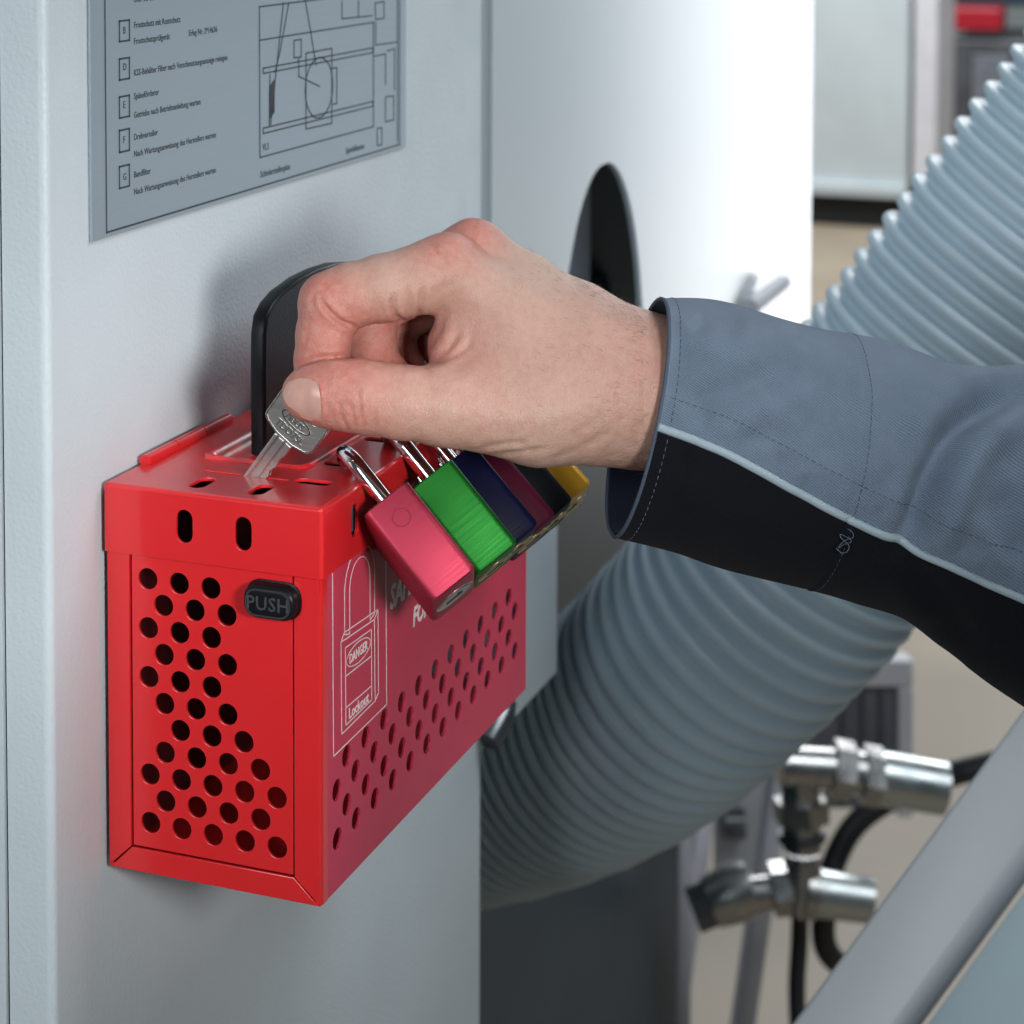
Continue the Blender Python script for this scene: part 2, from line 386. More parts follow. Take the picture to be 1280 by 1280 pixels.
# ---- lid: folded cap with slots
SLOT_X = [30, 56, 94.5, 117.5, 138, 158, 178, 203]
def rounded_cap():
    bm = bmesh.new()
    def blk(lo, hi, r):
        b2 = bmesh.new(); bmesh.ops.create_cube(b2, size=1)
        for v in b2.verts: v.co = Vector([lo[i]+(hi[i]-lo[i])*(v.co[i]+.5) for i in range(3)])
        es = [e for e in b2.edges if not all(abs(v.co.z-lo[2]) < 1e-6 for v in e.verts)]
        bmesh.ops.bevel(b2, geom=es, offset=r, segments=4, profile=.5, affect='EDGES'); me = bpy.data.meshes.new('x'); b2.to_mesh(me); b2.free(); return me
    return blk((0, -D, -LID), (W, -.3, 0), 1.6), blk((1.4, -D+1.4, -LID-5), (W-1.4, -1.5, -1.4), .8)
outer, inner = rounded_cap()
cut = MB()
def cutter(loop, M4, lo, hi):
    n = len(loop); v = [tuple(M4 @ Vector((x, y, lo))) for x, y in loop]+[tuple(M4 @ Vector((x, y, hi))) for x, y in loop]
    cut.add(v, [tuple(range(n))[::-1], tuple(range(n, 2*n))]+[(i, (i+1) % n, n+(i+1) % n, n+i) for i in range(n)])
ftop = frame_m((0, 0, 0), (1, 0, 0), (0, 1, 0))
for x in SLOT_X: cutter(stadium(x, -71.5, 14.5, 6.4, math.pi/2), ftop, -4, 3)
for y in (-34.2, -58.0): cutter(stadium(13.6, y, 14, 6.4, 0), ftop, -4, 3)
cutter(rrect(27.2, -62, 29.0, -28, .4, 2), ftop, -4, 3)          # thin key slit
cutter(rrect(46, -60, 184, -20, 4), ftop, -4, 3)                 # tray opening
fEl = frame_m((0, 0, 0), (0, -1, 0), (0, 0, 1))
for u in (33.9, 57.5): cutter(stadium(u, -12.6, 12.2, 6.6, math.pi/2), fEl, -4, 3)
fFl = frame_m((0, -D, 0), (1, 0, 0), (0, 0, 1))
for x in SLOT_X: cutter(stadium(x-1.5, -12, 12.2, 6.4, math.pi/2), fFl, -4, 3)
def boolean(a, cutters, bevel=.28):
    oa = bpy.data.objects.new('a', a); COL.objects.link(oa); obs = []
    for c in cutters:
        oc = bpy.data.objects.new('c', c); COL.objects.link(oc); obs.append(oc)
        md = oa.modifiers.new('b', 'BOOLEAN'); md.operation = 'DIFFERENCE'; md.solver = 'EXACT'; md.object = oc
    if bevel:
        md = oa.modifiers.new('v', 'BEVEL'); md.width = bevel; md.segments = 2; md.limit_method = 'ANGLE'; md.angle_limit = math.radians(50)
    a.shade_smooth(); md = oa.modifiers.new('w', 'WEIGHTED_NORMAL'); md.keep_sharp = True; md.weight = 100
    dg = bpy.context.evaluated_depsgraph_get(); dg.update()
    me = bpy.data.meshes.new_from_object(oa.evaluated_get(dg), depsgraph=dg)
    for x in obs+[oa]: bpy.data.objects.remove(x)
    return me
cm = bpy.data.meshes.new('cm'); cm.from_pydata(cut.v, [], cut.f); cm.update()
bmx = bmesh.new(); bmx.from_mesh(cm); bmesh.ops.recalc_face_normals(bmx, faces=bmx.faces); bmx.to_mesh(cm); bmx.free()
lid_me = boolean(outer, [inner, cm]); lid_me.transform(Matrix.Scale(S, 4))
lid = link('lid', lid_me, M['red'], box, 0)
# pressed tray in the lid
rings = []
for (g, z) in ((2.6, .02), (2.2, .9), (1.0, 1.25), (-.4, .9), (-1.6, -.6), (-3.4, -2.4), (-5, -2.7)):
    rings.append([(x, y, z) for x, y in rrect(46-g, -60-g, 184+g, -20+g, max(1.2, 4+g*.5), 6)])
b = MB(); b.grid(rings, close_v=True); n = len(rings[-1]); st = len(b.v)-n; b.f.append(tuple(range(st, st+n)))
b.build('handle_tray', M['red'], lid, 50)
# hinge
hb = MB()
for i, (x0, x1) in enumerate(((28, 51), (51.8, 74), (74.8, 98), (140, 162), (162.8, 185), (185.8, 208))):
    MB().tube([(x0, -2.4, 1.0), (x0+.6, -2.4, 1.0), (x1-.6, -2.4, 1.0), (x1, -2.4, 1.0)], 2.4, 20).build('hinge_knuckle', M['red'], lid, 30)
# black handle standing in the tray
hp = [(63, -2.4), (62.6, 30), (63, 45), (65.2, 52), (71, 56), (80, 59), (98, 61.6), (115, 62.2)]
hp = hp+[(230-x, z) for x, z in hp[-2::-1]]
hm = sheet(hp[::-1], [rrect(101, 8, 129, 40, 8)], 6.5, frame_m((0, -36, 0), (1, 0, 0), (0, 0, 1)), 1.3)
link('handle', hm, M['black_plastic'], box, 50)
# push button
pb = MB(); rings = []
for (g, h) in ((0.6, 0), (0.6, .6), (0, .8), (0, 4.0), (-.5, 5.0), (-1.4, 5.6), (-2.4, 5.75)):
    rings.append([(BX0-h, -x, z) for x, z in rrect(58.6-g, -41.6-g, 78.9+g, -29.3+g, max(1, 5.2+g*.6), 6)])
pb.grid(rings, close_v=True); n = len(rings[-1]); st = len(pb.v)-n; pb.f.append(tuple(range(st, st+n)))
btn = pb.build('push_button', M['black_plastic'], box, 40)
link('push_lettering', text('PUSH', 7.0, frame_m((BX0-5.75, -60.3, -37.9), (0, -1, 0), (0, 0, 1)), .35, 0, .05, .98, 'LEFT', 1.05), M['letter_grey'], btn, 30)
link('push_rim', sheet(rrect(59.9, -40.4, 77.6, -30.5, 4.2), [rrect(60.5, -39.8, 77.0, -31.1, 3.7)], .3, frame_m((BX0-5.95, 0, 0), (0, -1, 0), (0, 0, 1))), M['dark_steel'], btn, 0)

# ================================================================ INFORMATION PLATE
plate = root('information_plate', (146, -1, 90), 'brushed metal maintenance plate with printed text and a machine diagram', 'sign')
fP = frame_m((0, .3, 0), (1, 0, 0), (0, 0, 1))
link('metal_sheet', sheet([(-5.2, 89.6), (298, 89.6), (298, 300), (-5.2, 300)], [], 1.2, fP, .15), M['plate'], plate, 30)
PP = fP @ Matrix.Translation((0, 0, .02))
def pl(px, py): v = at(px, py, Y=.3); return (float(v[0]), float(v[2]))
k7 = lambda x, y: pl(100+x*240/1024, y*300/1280)
k6 = lambda x, y: pl(300+x*220/1173, y*240/1280)
lines = []
x0, z0 = k7(142, 1240); x1 = 290.0
lines.append([(x0, 300), (x0, z0), (x1, z0), (x1, 300)])
for (a, b_, c_, d_) in ((210, 113, 263, 222), (210, 315, 263, 427), (210, 518, 263, 630), (210, 697, 263, 813), (210, 890, 263, 1005)):
    A = k7(a, b_); C = k7(c_, d_); zt, zb = A[1], k7(a, d_)[1]-.0; xr = k7(c_, b_)[0]
    lines.append([(A[0], zt), (xr, zt), (xr, zb), (A[0], zb), (A[0], zt)])
frame_lines = ribbon(lines, .7, PP)
dl = []
dx0, dz0 = k6(133, 1050); dx1 = k6(890, 840)[0]
dz1 = k6(133, 45)[1]; dz2 = k6(133, 268)[1]
dl += [[(dx0, dz1), (dx0, dz0), (dx1, dz0), (dx1, dz2)], [(dx0, dz1), (dx1, dz1)], [(dx0, dz2), (dx1, dz2)]]
for ya, yb in ((455, 490), (855, 890)):
    A, B_ = k6(155, ya), k6(155, yb); xr = k6(885, 320)[0]
    dl.append([A, (xr, A[1]), (xr, B_[1]), B_, A])
dl += [[k6(x, y) for x, y in L_] for L_ in ([(290, 20), (245, 440), (205, 830)], [(325, 20), (270, 330), (235, 480)], [(435, 0), (470, 200), (505, 430)],
       [(440, 860), (440, 355), (612, 322), (612, 822), (440, 860)], [(360, 270), (408, 262), (408, 380), (360, 385), (360, 270)], [(390, 390), (393, 510), (530, 575)],
       [(618, 455), (645, 450), (645, 690), (618, 695)], [(680, 10), (680, 125), (880, 105)], [(790, 5), (790, 112)], [(200, 500), (195, 840)],
       [(905, 150), (905, 300), (1050, 280)], [(890, 375), (970, 360), (970, 560)], [(970, 645), (1025, 640), (1025, 800), (970, 810), (970, 645)], [(915, 855), (945, 850), (945, 965), (915, 970), (915, 855)],
       [(980, 340), (1030, 325), (1030, 600)], [(900, 20), (960, 10), (960, 120), (905, 130), (900, 20)], [(1050, 0), (1050, 940)])]
oc = k6(528, 585); dl.append([(oc[0]+15*math.cos(t/24*6.2832), oc[1]+13.5*math.sin(t/24*6.2832)) for t in range(25)])
link('printed_frames', join([frame_lines, ribbon(dl, .62, PP)]), M['print'], plate, 0)
tx = []
def ptext(s_, px, py, size, sx=1.0):
    size *= .60; sx = 1.0
    x, z = k7(px, py); tx.append(text(s_, size, PP @ Matrix.Translation((x, z, 0)), .04, 0, .045, sx))
for ch, y in (('B', 180), ('D', 375), ('E', 578), ('F', 765), ('G', 963)): ptext(ch, 229, y, 6.2)
ptext('\u00d6ler 32 cm', 287, 12, 5.6)
ptext('Frostschutz mit Rostschutz', 287, 150, 5.6, 1.0); ptext('Frostschutzpr\u00fcfger\u00e4t', 287, 236, 5.6); ptext('Erlag Nr. 2*14636', 580, 192, 5.6, 1.0)
ptext('KSS-Beh\u00e4lter Filter nach Verschmutzungsanzeige reinigen', 287, 405, 5.6, .93)
ptext('Sp\u00e4nef\u00f6rderer', 287, 530, 5.6); ptext('Getriebe nach Betriebsanleitung warten', 287, 630, 5.6, .96)
ptext('Drehverteiler', 287, 748, 5.6); ptext('Nach Wartungsanweisung des Herstellers warten', 287, 838, 5.6, .95)
ptext('Bandfilter', 287, 948, 5.6); ptext('Nach Wartungsanweisung des Herstellers warten', 287, 1040, 5.6, .95)
def qtext(s_, px, py, size, sx=1.0):
    size *= .66; sx = 1.0
    x, z = k6(px, py); tx.append(text(s_, size, PP @ Matrix.Translation((x, z, 0)), .04, 0, .045, sx))
qtext('VL3', 150, 1005, 6); qtext('Schmierstellenplan', 135, 1185, 6, .95); qtext('Spindelkasten', 705, 1025, 6, .95)
link('printed_text', join(tx), M['print'], plate, 0)
hat = []
hx, hzt = k6(212, 560); hzb = k6(212, 765)[1]
for i in range(14): z = hzt+(hzb-hzt)*i/13; hat.append([(hx-2.2, z-1.2), (hx+2.2, z+1.2)])
link('printed_screw', ribbon(hat, .9, PP), M['print'], plate, 0)

# ================================================================ PADLOCKS
def lock_frame(ang, tw, yaw):
    a = np.array([0, -math.cos(ang), -math.sin(ang)]); nin = np.array([0, math.sin(ang), -math.cos(ang)]); X = np.array([1.0, 0, 0])
    a2 = a*math.cos(yaw)+X*math.sin(yaw); X = X*math.cos(yaw)-a*math.sin(yaw)
    s_ = math.cos(tw)*nin+math.sin(tw)*X; t_ = math.cos(tw)*X-math.sin(tw)*nin
    return s_, t_, a2
def padlock(O, ang, tw, yaw, bodymat, label, L_=40.0):
    s_, t_, a_ = lock_frame(*[math.radians(q) for q in (ang, tw, yaw)])
    r = root('padlock', O, label, 'padlock', 'padlocks hanging from the red box')
    r.rotation_euler = Matrix((s_, t_, a_)).transposed().to_euler()          # local x = width, y = thickness, z = down the body
    def put(name, mb, m, parent, smooth=35, bevel=0, seg=2):
        me = mb.mesh(); bm = bmesh.new(); bm.from_mesh(me); bmesh.ops.recalc_face_normals(bm, faces=bm.faces)
        if bevel:
            es = [e for e in bm.edges if e.calc_face_angle(0) > .5]
            bmesh.ops.bevel(bm, geom=es, offset=bevel*S, segments=seg, profile=.5, affect='EDGES')
        bm.to_mesh(me); bm.free(); me.materials.append(m); me.shade_smooth(); me.set_sharp_from_angle(angle=math.radians(smooth))
        o = bpy.data.objects.new(name, me); COL.objects.link(o); o.parent = parent; return o
    prof = []
    for (cx_, cy_, a0) in ((17.4, -7.4, -90), (17.4, 7.4, 0), (-17.4, 7.4, 90), (-17.4, -7.4, 180)):
        for i in range(6): t = math.radians(a0+90*i/5); prof.append((cx_+2.6*math.cos(t), cy_+2.6*math.sin(t)))
    b = MB(); rings = []
    for g, z in ((-1.4, 0), (-.5, .15), (0, .7), (0, L_-1.6), (-.5, L_-.5), (-1.5, L_)):
        rings.append([(x*(20+g)/20, y*(10+g)/10, z) for x, y in prof])
    b.grid(rings, close_v=True); n = len(prof); b.f.append(tuple(range(n))); b.f.append(tuple(range(len(b.v)-n, len(b.v))))
    body = put('body', b, bodymat, r, 32)
    # pin plug ring on the narrow side, maker's groove
    b = MB(); rr = []
    for q in (3.1, 3.45): rr.append([(-20.03, q*math.cos(t/28*6.2832), 9.5+q*math.sin(t/28*6.2832)) for t in range(28)])
    b.grid(rr, close_v=True); 
    if 'red' in label[:4]: put('pin_plug', b, M['dark_plug'], body)
    # cylinder in the bottom
    b = MB(); rr = []
    for q, z in ((8.6, L_-.6), (8.6, L_+.18), (8.2, L_+.3), (7.6, L_+.05), (7.2, L_+.05), (7.0, L_+.35), (.01, L_+.4)):
        rr.append([(q*math.cos(t/32*6.2832)*1.0, q*math.sin(t/32*6.2832), z) for t in range(32)])
    b.grid(rr, close_v=True); cyl = put('cylinder', b, M['steel'] if label.startswith('red') else M['brass'], body)
    kb = MB().box((-1.0, -4.0, L_+.3), (1.0, 3.4, L_+.62)); kb.box((-3.4, 1.0, L_+.3), (-1.05, 2.2, L_+.62)); put('keyway', kb, M['gap'], cyl, 30)
    # shackle
    path = [(-11.2, 0, 4), (-11.2, 0, -15)]
    for i in range(1, 16): a = math.pi*(1-i/16); path.append((11.2*math.cos(a), 0, -15-11.2*math.sin(a)))
    path += [(11.2, 0, -15), (11.2, 0, 4)]
    put('shackle', MB().tube([np.array(q) for q in path], 3.15, 18), M['chrome'], r, 60)
    for x in (-11.2, 11.2): put('shackle_collar', MB().tube([np.array((x, 0, -.35)), np.array((x, 0, .4))], 4.0, 18), M['dark_steel'], body)
    return r
M['dark_plug'] = mat('plug_outline', (.30, .025, .05), .4, .6)
def ano(n, c, ro=.27, me=.55, sp=.4):
    m = brushed(n, c, ro, 1, 260, .14); b_ = m.node_tree.nodes['Principled BSDF']; b_.inputs['Metallic'].default_value = me; b_.inputs['Specular IOR Level'].default_value = sp; return m
LOCKS = [((44.8, -94.5, -11.8), 43.3, 55.4, -8.1, ano('red_anodised', (.37, .034, .066), .48, .7), 'red aluminium padlock nearest the viewer, first in the row'),
         ((84.1, -95.9, -12.3), 45.0, 55.6, -4.9, ano('green_anodised', (.013, .165, .020), .50, .7), 'bright green padlock between the red and the dark blue one'),
         ((107.5, -96.0, -12.3), 44.6, 55, -4.5, ano('blue_anodised', (.006, .007, .030), .36, 0, .03), 'dark blue padlock, third in the row after the green one'),
         ((128, -96.0, -14.5), 44.2, 55, -4.5, ano('maroon_anodised', (.065, .006, .020), .36, 0, .03), 'dark maroon padlock, fourth in the row under the hand'),
         ((148.5, -96.5, -14.3), 43.6, 55, -4.5, ano('black_anodised', (.008, .009, .011), .36, 0, .03), 'black padlock beside the yellow one'),
         ((169.0, -97.5, -13.5), 42.6, 55, -4.5, ano('yellow_anodised', (.70, .36, .03), .32, .4), 'yellow padlock farthest away in the row')]
for L_ in LOCKS: padlock(*L_)

# ================================================================ KEY
kv0 = np.array([0, -.685, .728]); ku0 = np.array([0, -.728, -.685]); kv = kv0*.9934-ku0*.115; ku = ku0*.9934+kv0*.115
KO = np.array([28.1, -48.3, 0.0])-ku0*.5+kv0*.4+ku*1.2
key = root('key', KO, 'flat silver key pinched between thumb and finger over the box lid', 'key')
fK = frame_m(KO+np.array([-.9, 0, 0]), ku, kv)             # normal = ku x kv
if (fK.to_3x3() @ Vector((0, 0, 1))).x > 0: pass
bl = [(-3.2, -7), (-.6, -9.5), (1.2, -9), (3.4, -6.5), (2.5, -4), (3.6, -2), (2.7, 1), (3.7, 4), (2.9, 6), (3.9, 9), (3.4, 12), (4.0, 14), (4.0, 18.8)]
hd = [(4.0, 19.2), (9.6, 20.6), (11.2, 21.7), (11.6, 23.4), (11.7, 38), (10, 42), (5, 44), (-5, 44), (-10, 42), (-11.7, 38), (-11.6, 23.4), (-11.2, 21.7), (-9.6, 20.6), (-4.0, 19.2)]
head_hole = stadium(.5, 34.2, 15, 5.0, 0)
link('bow', sheet(hd+[], [head_hole], 2.0, fK, .35), M['key'], key, 30)
link('blade', sheet(bl+[(-4.0, 18.8), (-4.0, -4)], [], 1.9, fK @ Matrix.Translation((0, 0, -.05)), .2), M['key'], key, 30)
nz = (fK.to_3x3() @ Vector((0, 0, 1))).x
side = 1 if nz < 0 else -1
def KF(x, y, h): return fK @ Matrix.Translation((x, y, h if side == 1 else -2.0-h))
gb = MB()
for x, wd in ((-2.3, .9), (1.0, .8)):
    gb.box((x-wd/2, -6, 0), (x+wd/2, 19.4, .28))
gm = bpy.data.meshes.new('g'); gm.from_pydata(gb.v, [], gb.f); gm.update()
link('blade_rib', place(gm, KF(0, 0, -.02)), M['keyletter'], key, 0)
rim = sheet([(x*.985, 31+(y-31)*.985) for x, y in hd], [[(x*.93, 31+(y-31)*.925) for x, y in hd]], .25, KF(0, 0, .2), .08)
link('bow_rim', rim, M['keyletter'], key, 30)
flip = Matrix.Identity(4)
link('stamped_text', join([text('TDD75L', 3.9, KF(-6.4, 22.0, .02) @ flip, .3, 0, .07, .95), text('ABUS', 3.3, KF(-4.6, 26.7, .02), .3, 0, .08, 1.05)]), M['keyletter'], key, 0)
link('stamped_oval', ribbon([arc(.1, 27.9, 6.6, 0, 360, 28, 2.3)], .5, KF(0, 0, .02), .22), M['keyletter'], key, 0)

# ================================================================ PERSON: right hand, forearm, sleeve
D0 = 800.0
def hp3(px, py, dz): return at(px, py, d=D0-dz)
def cs(P):                                             # world mm -> camera-aligned mm
    Dv = np.asarray(P, float)-CAM; return np.stack([Dv@_r, Dv@_u, Dv@_f], -1)
def uncs(Q): return CAM+Q[..., 0:1]*_r+Q[..., 1:2]*_u+Q[..., 2:3]*_f
def chain(*pts): return [(cs(hp3(x, y, z)), r) for x, y, z, r in pts]
THUMB = chain((383, 492, 12.5, 8.6), (396, 492, 13, 10.4), (424, 493, 14, 12.0), (456, 496, 14.5, 12.5), (500, 503, 13.5, 12.6), (556, 507, 10, 14.2), (672, 512, 0, 20.0), (790, 500, -14, 22))
INDEX = chain((556, 337, -5, 12.4), (520, 350, -2, 12.2), (480, 360, 0, 12.2), (440, 369, 1, 11.6), (413, 380, 2, 11.4), (405, 420, 3, 10.0), (402, 450, 2, 9.7), (396, 480, -4, 9.0), (390, 503, -7.5, 8.0))
MIDDLE = chain((592, 318, -23, 12.6), (520, 352, -24, 12), (456, 386, -24, 11.2), (460, 420, -22, 10.2), (464, 447, -19, 9.6), (478, 468, -15, 8.9), (500, 484, -11, 8.4))
RING = chain((614, 338, -41, 12), (545, 372, -42, 11), (484, 398, -44, 10.6), (494, 450, -38, 9.2), (520, 482, -28, 8.4))
LITTLE = chain((634, 368, -56, 10.8), (575, 395, -58, 9.8), (525, 415, -59, 9.2), (535, 458, -50, 8), (562, 480, -40, 7.4))
PALM = [chain((556, 340, -6, 12.2), (640, 395, -8, 15.5), (720, 440, -12, 19), (800, 478, -16, 22.5)),
        chain((592, 320, -23, 12.2), (650, 362, -24, 14), (720, 412, -24, 17.5), (806, 468, -24, 20.5)),
        chain((614, 342, -41, 11.6), (700, 415, -36, 15), (806, 475, -32, 19)),
        chain((634, 372, -54, 10.6), (700, 430, -44, 14), (800, 490, -36, 18)),
        chain((580, 432, -8, 13.5), (640, 450, -8, 19), (720, 480, -10, 23), (800, 492, -16, 23)),
        chain((640, 430, -34, 15), (740, 470, -30, 20))]
ARM = chain((790, 487, -18, 23.0), (822, 493, -19, 23.6), (870, 505, -22, 26), (960, 535, -28, 30))
def seg_d(Q, a, b, ra, rb):
    ab = b-a; t = np.clip(((Q-a)@ab)/max(1e-9, ab@ab), 0, 1).astype(np.float32)
    d = Q-a-t[..., None]*ab
    return np.sqrt((d*d).sum(-1))-(ra+(rb-ra)*t)
def smin(a, b, k):
    h = np.clip(.5+.5*(b-a)/k, 0, 1); return b+(a-b)*h-k*h*(1-h)
def chain_d(Q, ch, k):
    d = None
    for (a, ra), (b, rb) in zip(ch[:-1], ch[1:]):
        e_ = seg_d(Q, a.astype(np.float32), b.astype(np.float32), ra, rb); d = e_ if d is None else smin(d, e_, k)
    return d
def sdf(Q):
    Q = Q.astype(np.float32)
    m = None
    for ch in PALM:
        e_ = chain_d(Q, ch, 4); m = e_ if m is None else smin(m, e_, 9)
    m = smin(m, chain_d(Q, ARM, 4), 12)
    th = chain_d(Q, THUMB, 4)
    d = smin(m, th, 11)
    d = np.minimum(d, smin(m, chain_d(Q, INDEX, 2.5), 6))
    d = np.minimum(d, smin(m, chain_d(Q, MIDDLE, 2.5), 5))
    d = np.minimum(d, smin(m, chain_d(Q, RING, 2.5), 5))
    d = np.minimum(d, smin(m, chain_d(Q, LITTLE, 2.5), 5))
    return d
def sdf_chunks(Q, n=400000):
    sh = Q.shape[:-1]; q = Q.reshape(-1, 3); out = np.empty(len(q), np.float32)
    for i in range(0, len(q), n): out[i:i+n] = sdf(q[i:i+n])
    return out.reshape(sh)
def surface_nets(vol, org, h):
    s = vol < 0
    c = np.zeros(np.array(vol.shape)-1, np.int8)
    for i in (0, 1):
        for j in (0, 1):
            for k in (0, 1): c += s[i:s.shape[0]-1+i, j:s.shape[1]-1+j, k:s.shape[2]-1+k]
    cells = np.argwhere((c > 0) & (c < 8)); idx = -np.ones(c.shape, np.int32); idx[tuple(cells.T)] = np.arange(len(cells))
    acc = np.zeros((len(cells), 3)); cnt = np.zeros(len(cells))
    cor = [(i, j, k) for i in (0, 1) for j in (0, 1) for k in (0, 1)]
    for a in cor:
        for ax in range(3):
            if a[ax] == 0:
                b_ = list(a); b_[ax] = 1
                va = vol[tuple((cells+a).T)]; vb = vol[tuple((cells+b_).T)]; m_ = (va < 0) != (vb < 0)
                t = np.where(m_, va/np.where(m_, va-vb, 1), 0)
                p_ = np.array(a)[None]+t[:, None]*(np.array(b_)-np.array(a))[None]
                acc += np.where(m_[:, None], p_, 0); cnt += m_
    V = org+h*(cells+acc/cnt[:, None]); F = []
    for ax in range(3):
        o1, o2 = [(1, 2), (2, 0), (0, 1)][ax]
        A = [slice(None)]*3; B_ = [slice(None)]*3; A[ax] = slice(0, -1); B_[ax] = slice(1, None)
        ed = np.argwhere(s[tuple(A)] != s[tuple(B_)]); inside = s[tuple(ed.T)]
        ok = (ed[:, o1] > 0) & (ed[:, o2] > 0) & (ed[:, o1] < vol.shape[o1]-1) & (ed[:, o2] < vol.shape[o2]-1)
        ed = ed[ok]; inside = inside[ok]
        d1 = np.zeros(3, int); d1[o1] = 1; d2 = np.zeros(3, int); d2[o2] = 1
        q = np.stack([idx[tuple((ed-d1-d2).T)], idx[tuple((ed-d2).T)], idx[tuple(ed.T)], idx[tuple((ed-d1).T)]], 1)
        q[~inside] = q[~inside][:, ::-1]; F.append(q)
    return V, np.concatenate(F)
def sdf_grad(Q, e_=.5):
    g = np.stack([sdf_chunks(Q+np.eye(3)[i]*e_)-sdf_chunks(Q-np.eye(3)[i]*e_) for i in range(3)], -1)
    return g/(np.linalg.norm(g, axis=-1, keepdims=True)+1e-9)
allp = np.array([p_ for ch in [THUMB, INDEX, MIDDLE, RING, LITTLE, ARM]+PALM for p_, _ in ch])
lo = allp.min(0)-np.array([14, 32, 32]); hi = allp.max(0)+np.array([6, 32, 32]); hi[0] = cs(hp3(930, 520, -20))[0]
h = .85
nn = np.ceil((hi-lo)/h).astype(int)
# coarse pass first, fine values only near the skin
G = np.stack(np.meshgrid(*[lo[i]+h*np.arange(nn[i]) for i in range(3)], indexing='ij'), -1)
st = 6; coarse = sdf_chunks(G[::st, ::st, ::st]); near = np.abs(coarse) < st*h*1.9
vol = np.repeat(np.repeat(np.repeat(coarse, st, 0), st, 1), st, 2)[:nn[0], :nn[1], :nn[2]].copy()
nf = near.copy()
for ax in range(3):
    for sg in (1, -1): nf |= np.roll(near, sg, ax)
nf = np.repeat(np.repeat(np.repeat(nf, st, 0), st, 1), st, 2)[:nn[0], :nn[1], :nn[2]]
vol[nf] = sdf_chunks(G[nf])
HV, HF = surface_nets(vol, lo, h); del G, vol
for _ in range(2):
    d_ = sdf_chunks(HV); HV = HV-sdf_grad(HV)*d_[:, None]
HN = sdf_grad(HV, 1.2)
wp = uncs(HV); hpx = to_px(wp); MMPX = FPX/HV[:, 2]                # px per mm
facing = np.clip(-(HN*(HV/np.linalg.norm(HV, axis=1, keepdims=True))).sum(1)*3, 0, 1)
def poly_dist(px, pts, n=14):
    pts = np.array(smooth_line(pts, n)); best = np.full(len(px), 1e9); par = np.zeros(len(px))
    for i in range(len(pts)-1):
        a, b_ = pts[i], pts[i+1]; ab = b_-a; t = np.clip(((px-a)@ab)/(ab@ab+1e-9), 0, 1)
        d_ = np.linalg.norm(px-a-t[:, None]*ab, axis=1); u = d_ < best; best[u] = d_[u]; par[u] = ((i+t)/(len(pts)-1))[u]
    return best, par
CREASE = [([(401, 377), (412, 390), (426, 402), (444, 409)], 1.0, .9), ([(371, 456), (386, 451), (405, 447), (436, 446)], .75, .9),
          ([(491, 370), (492, 388), (502, 402), (521, 403)], .9, 1.0), ([(528, 360), (526, 380), (522, 404)], .7, 1.0), ([(508, 358), (511, 378), (512, 396)], .35, .9),
          ([(531, 457), (548, 446), (562, 432), (573, 412)], .55, 1.6), ([(528, 440), (540, 425), (552, 402), (556, 380)], .35, 1.8), ([(545, 455), (575, 440), (590, 425)], .35, 1.1),
          ([(447, 486), (450, 508), (453, 532)], .45, .75), ([(425, 504), (426, 520), (435, 537)], .38, .7), ([(438, 506), (445, 533)], .30, .7), ([(467, 510), (470, 536)], .25, .8), ([(459, 500), (461, 520)], .2, .6),
          ([(432, 470), (440, 480), (447, 488)], .2, .9),
          ([(590, 565), (625, 556), (660, 553)], .30, 1.2), ([(598, 572), (640, 566), (690, 560)], .35, 1.0), ([(690, 575), (730, 558), (760, 540)], .25, 1.4),
          ([(770, 470), (778, 510), (775, 550)], .25, 1.6), ([(795, 440), (806, 500), (798, 556)], .25, 1.8), ([(385, 400), (383, 420), (380, 440)], .15, .8),
          ([(570, 322), (566, 312), (556, 306)], .25, 1.0), ([(545, 318), (540, 308), (530, 304)], .25, 1.0), ([(558, 330), (552, 318), (541, 312)], .22, .9), ([(583, 300), (575, 292), (566, 290)], .2, .9),
          ([(398, 362), (392, 372), (391, 384)], .25, 1.0), ([(408, 357), (402, 366), (400, 376)], .2, .9)]
disp = np.zeros(len(HV))
for pts, dp, wd in CREASE:
    d_, t_ = poly_dist(hpx, pts); dm = d_/MMPX; taper = np.clip(np.minimum(t_, 1-t_)*5+.25, 0, 1)
    dp *= 1.55; disp -= dp*taper*np.exp(-(dm/wd)**2); disp += .32*dp*taper*np.exp(-((dm-2.0*wd)/(1.2*wd))**2)
RIDGE = [([(575, 318), (640, 352), (720, 405), (790, 440)], .55, 3.2), ([(612, 300), (680, 345), (760, 395), (815, 420)], .7, 3.0), ([(640, 480), (720, 460), (800, 450)], .35, 4.0),
         ([(590, 520), (680, 520), (770, 505)], .5, 5.0), ([(660, 430), (700, 420), (745, 432), (790, 470)], .45, 1.6), ([(610, 395), (660, 412), (700, 440)], .3, 1.6)]
for pts, dp, wd in RIDGE:
    d_, t_ = poly_dist(hpx, pts); disp += dp*np.clip(np.minimum(t_, 1-t_)*4, 0, 1)*np.exp(-(d_/MMPX/wd)**2)
def blob(px, py, dz, r, amp):
    return amp*np.exp(-(np.linalg.norm(HV-cs(hp3(px, py, dz)), axis=1)/r)**2)
knuck = blob(553, 306, 4, 9, .9)+blob(592, 284, -14, 9, 1.2)+blob(392, 358, 8, 8, .5)
disp = disp*facing+knuck
ph = HV/1.0
disp += .10*np.sin(ph[:, 0]*.55+1.3*np.sin(ph[:, 1]*.4))*np.sin(ph[:, 1]*.6+.7*np.sin(ph[:, 2]*.5))
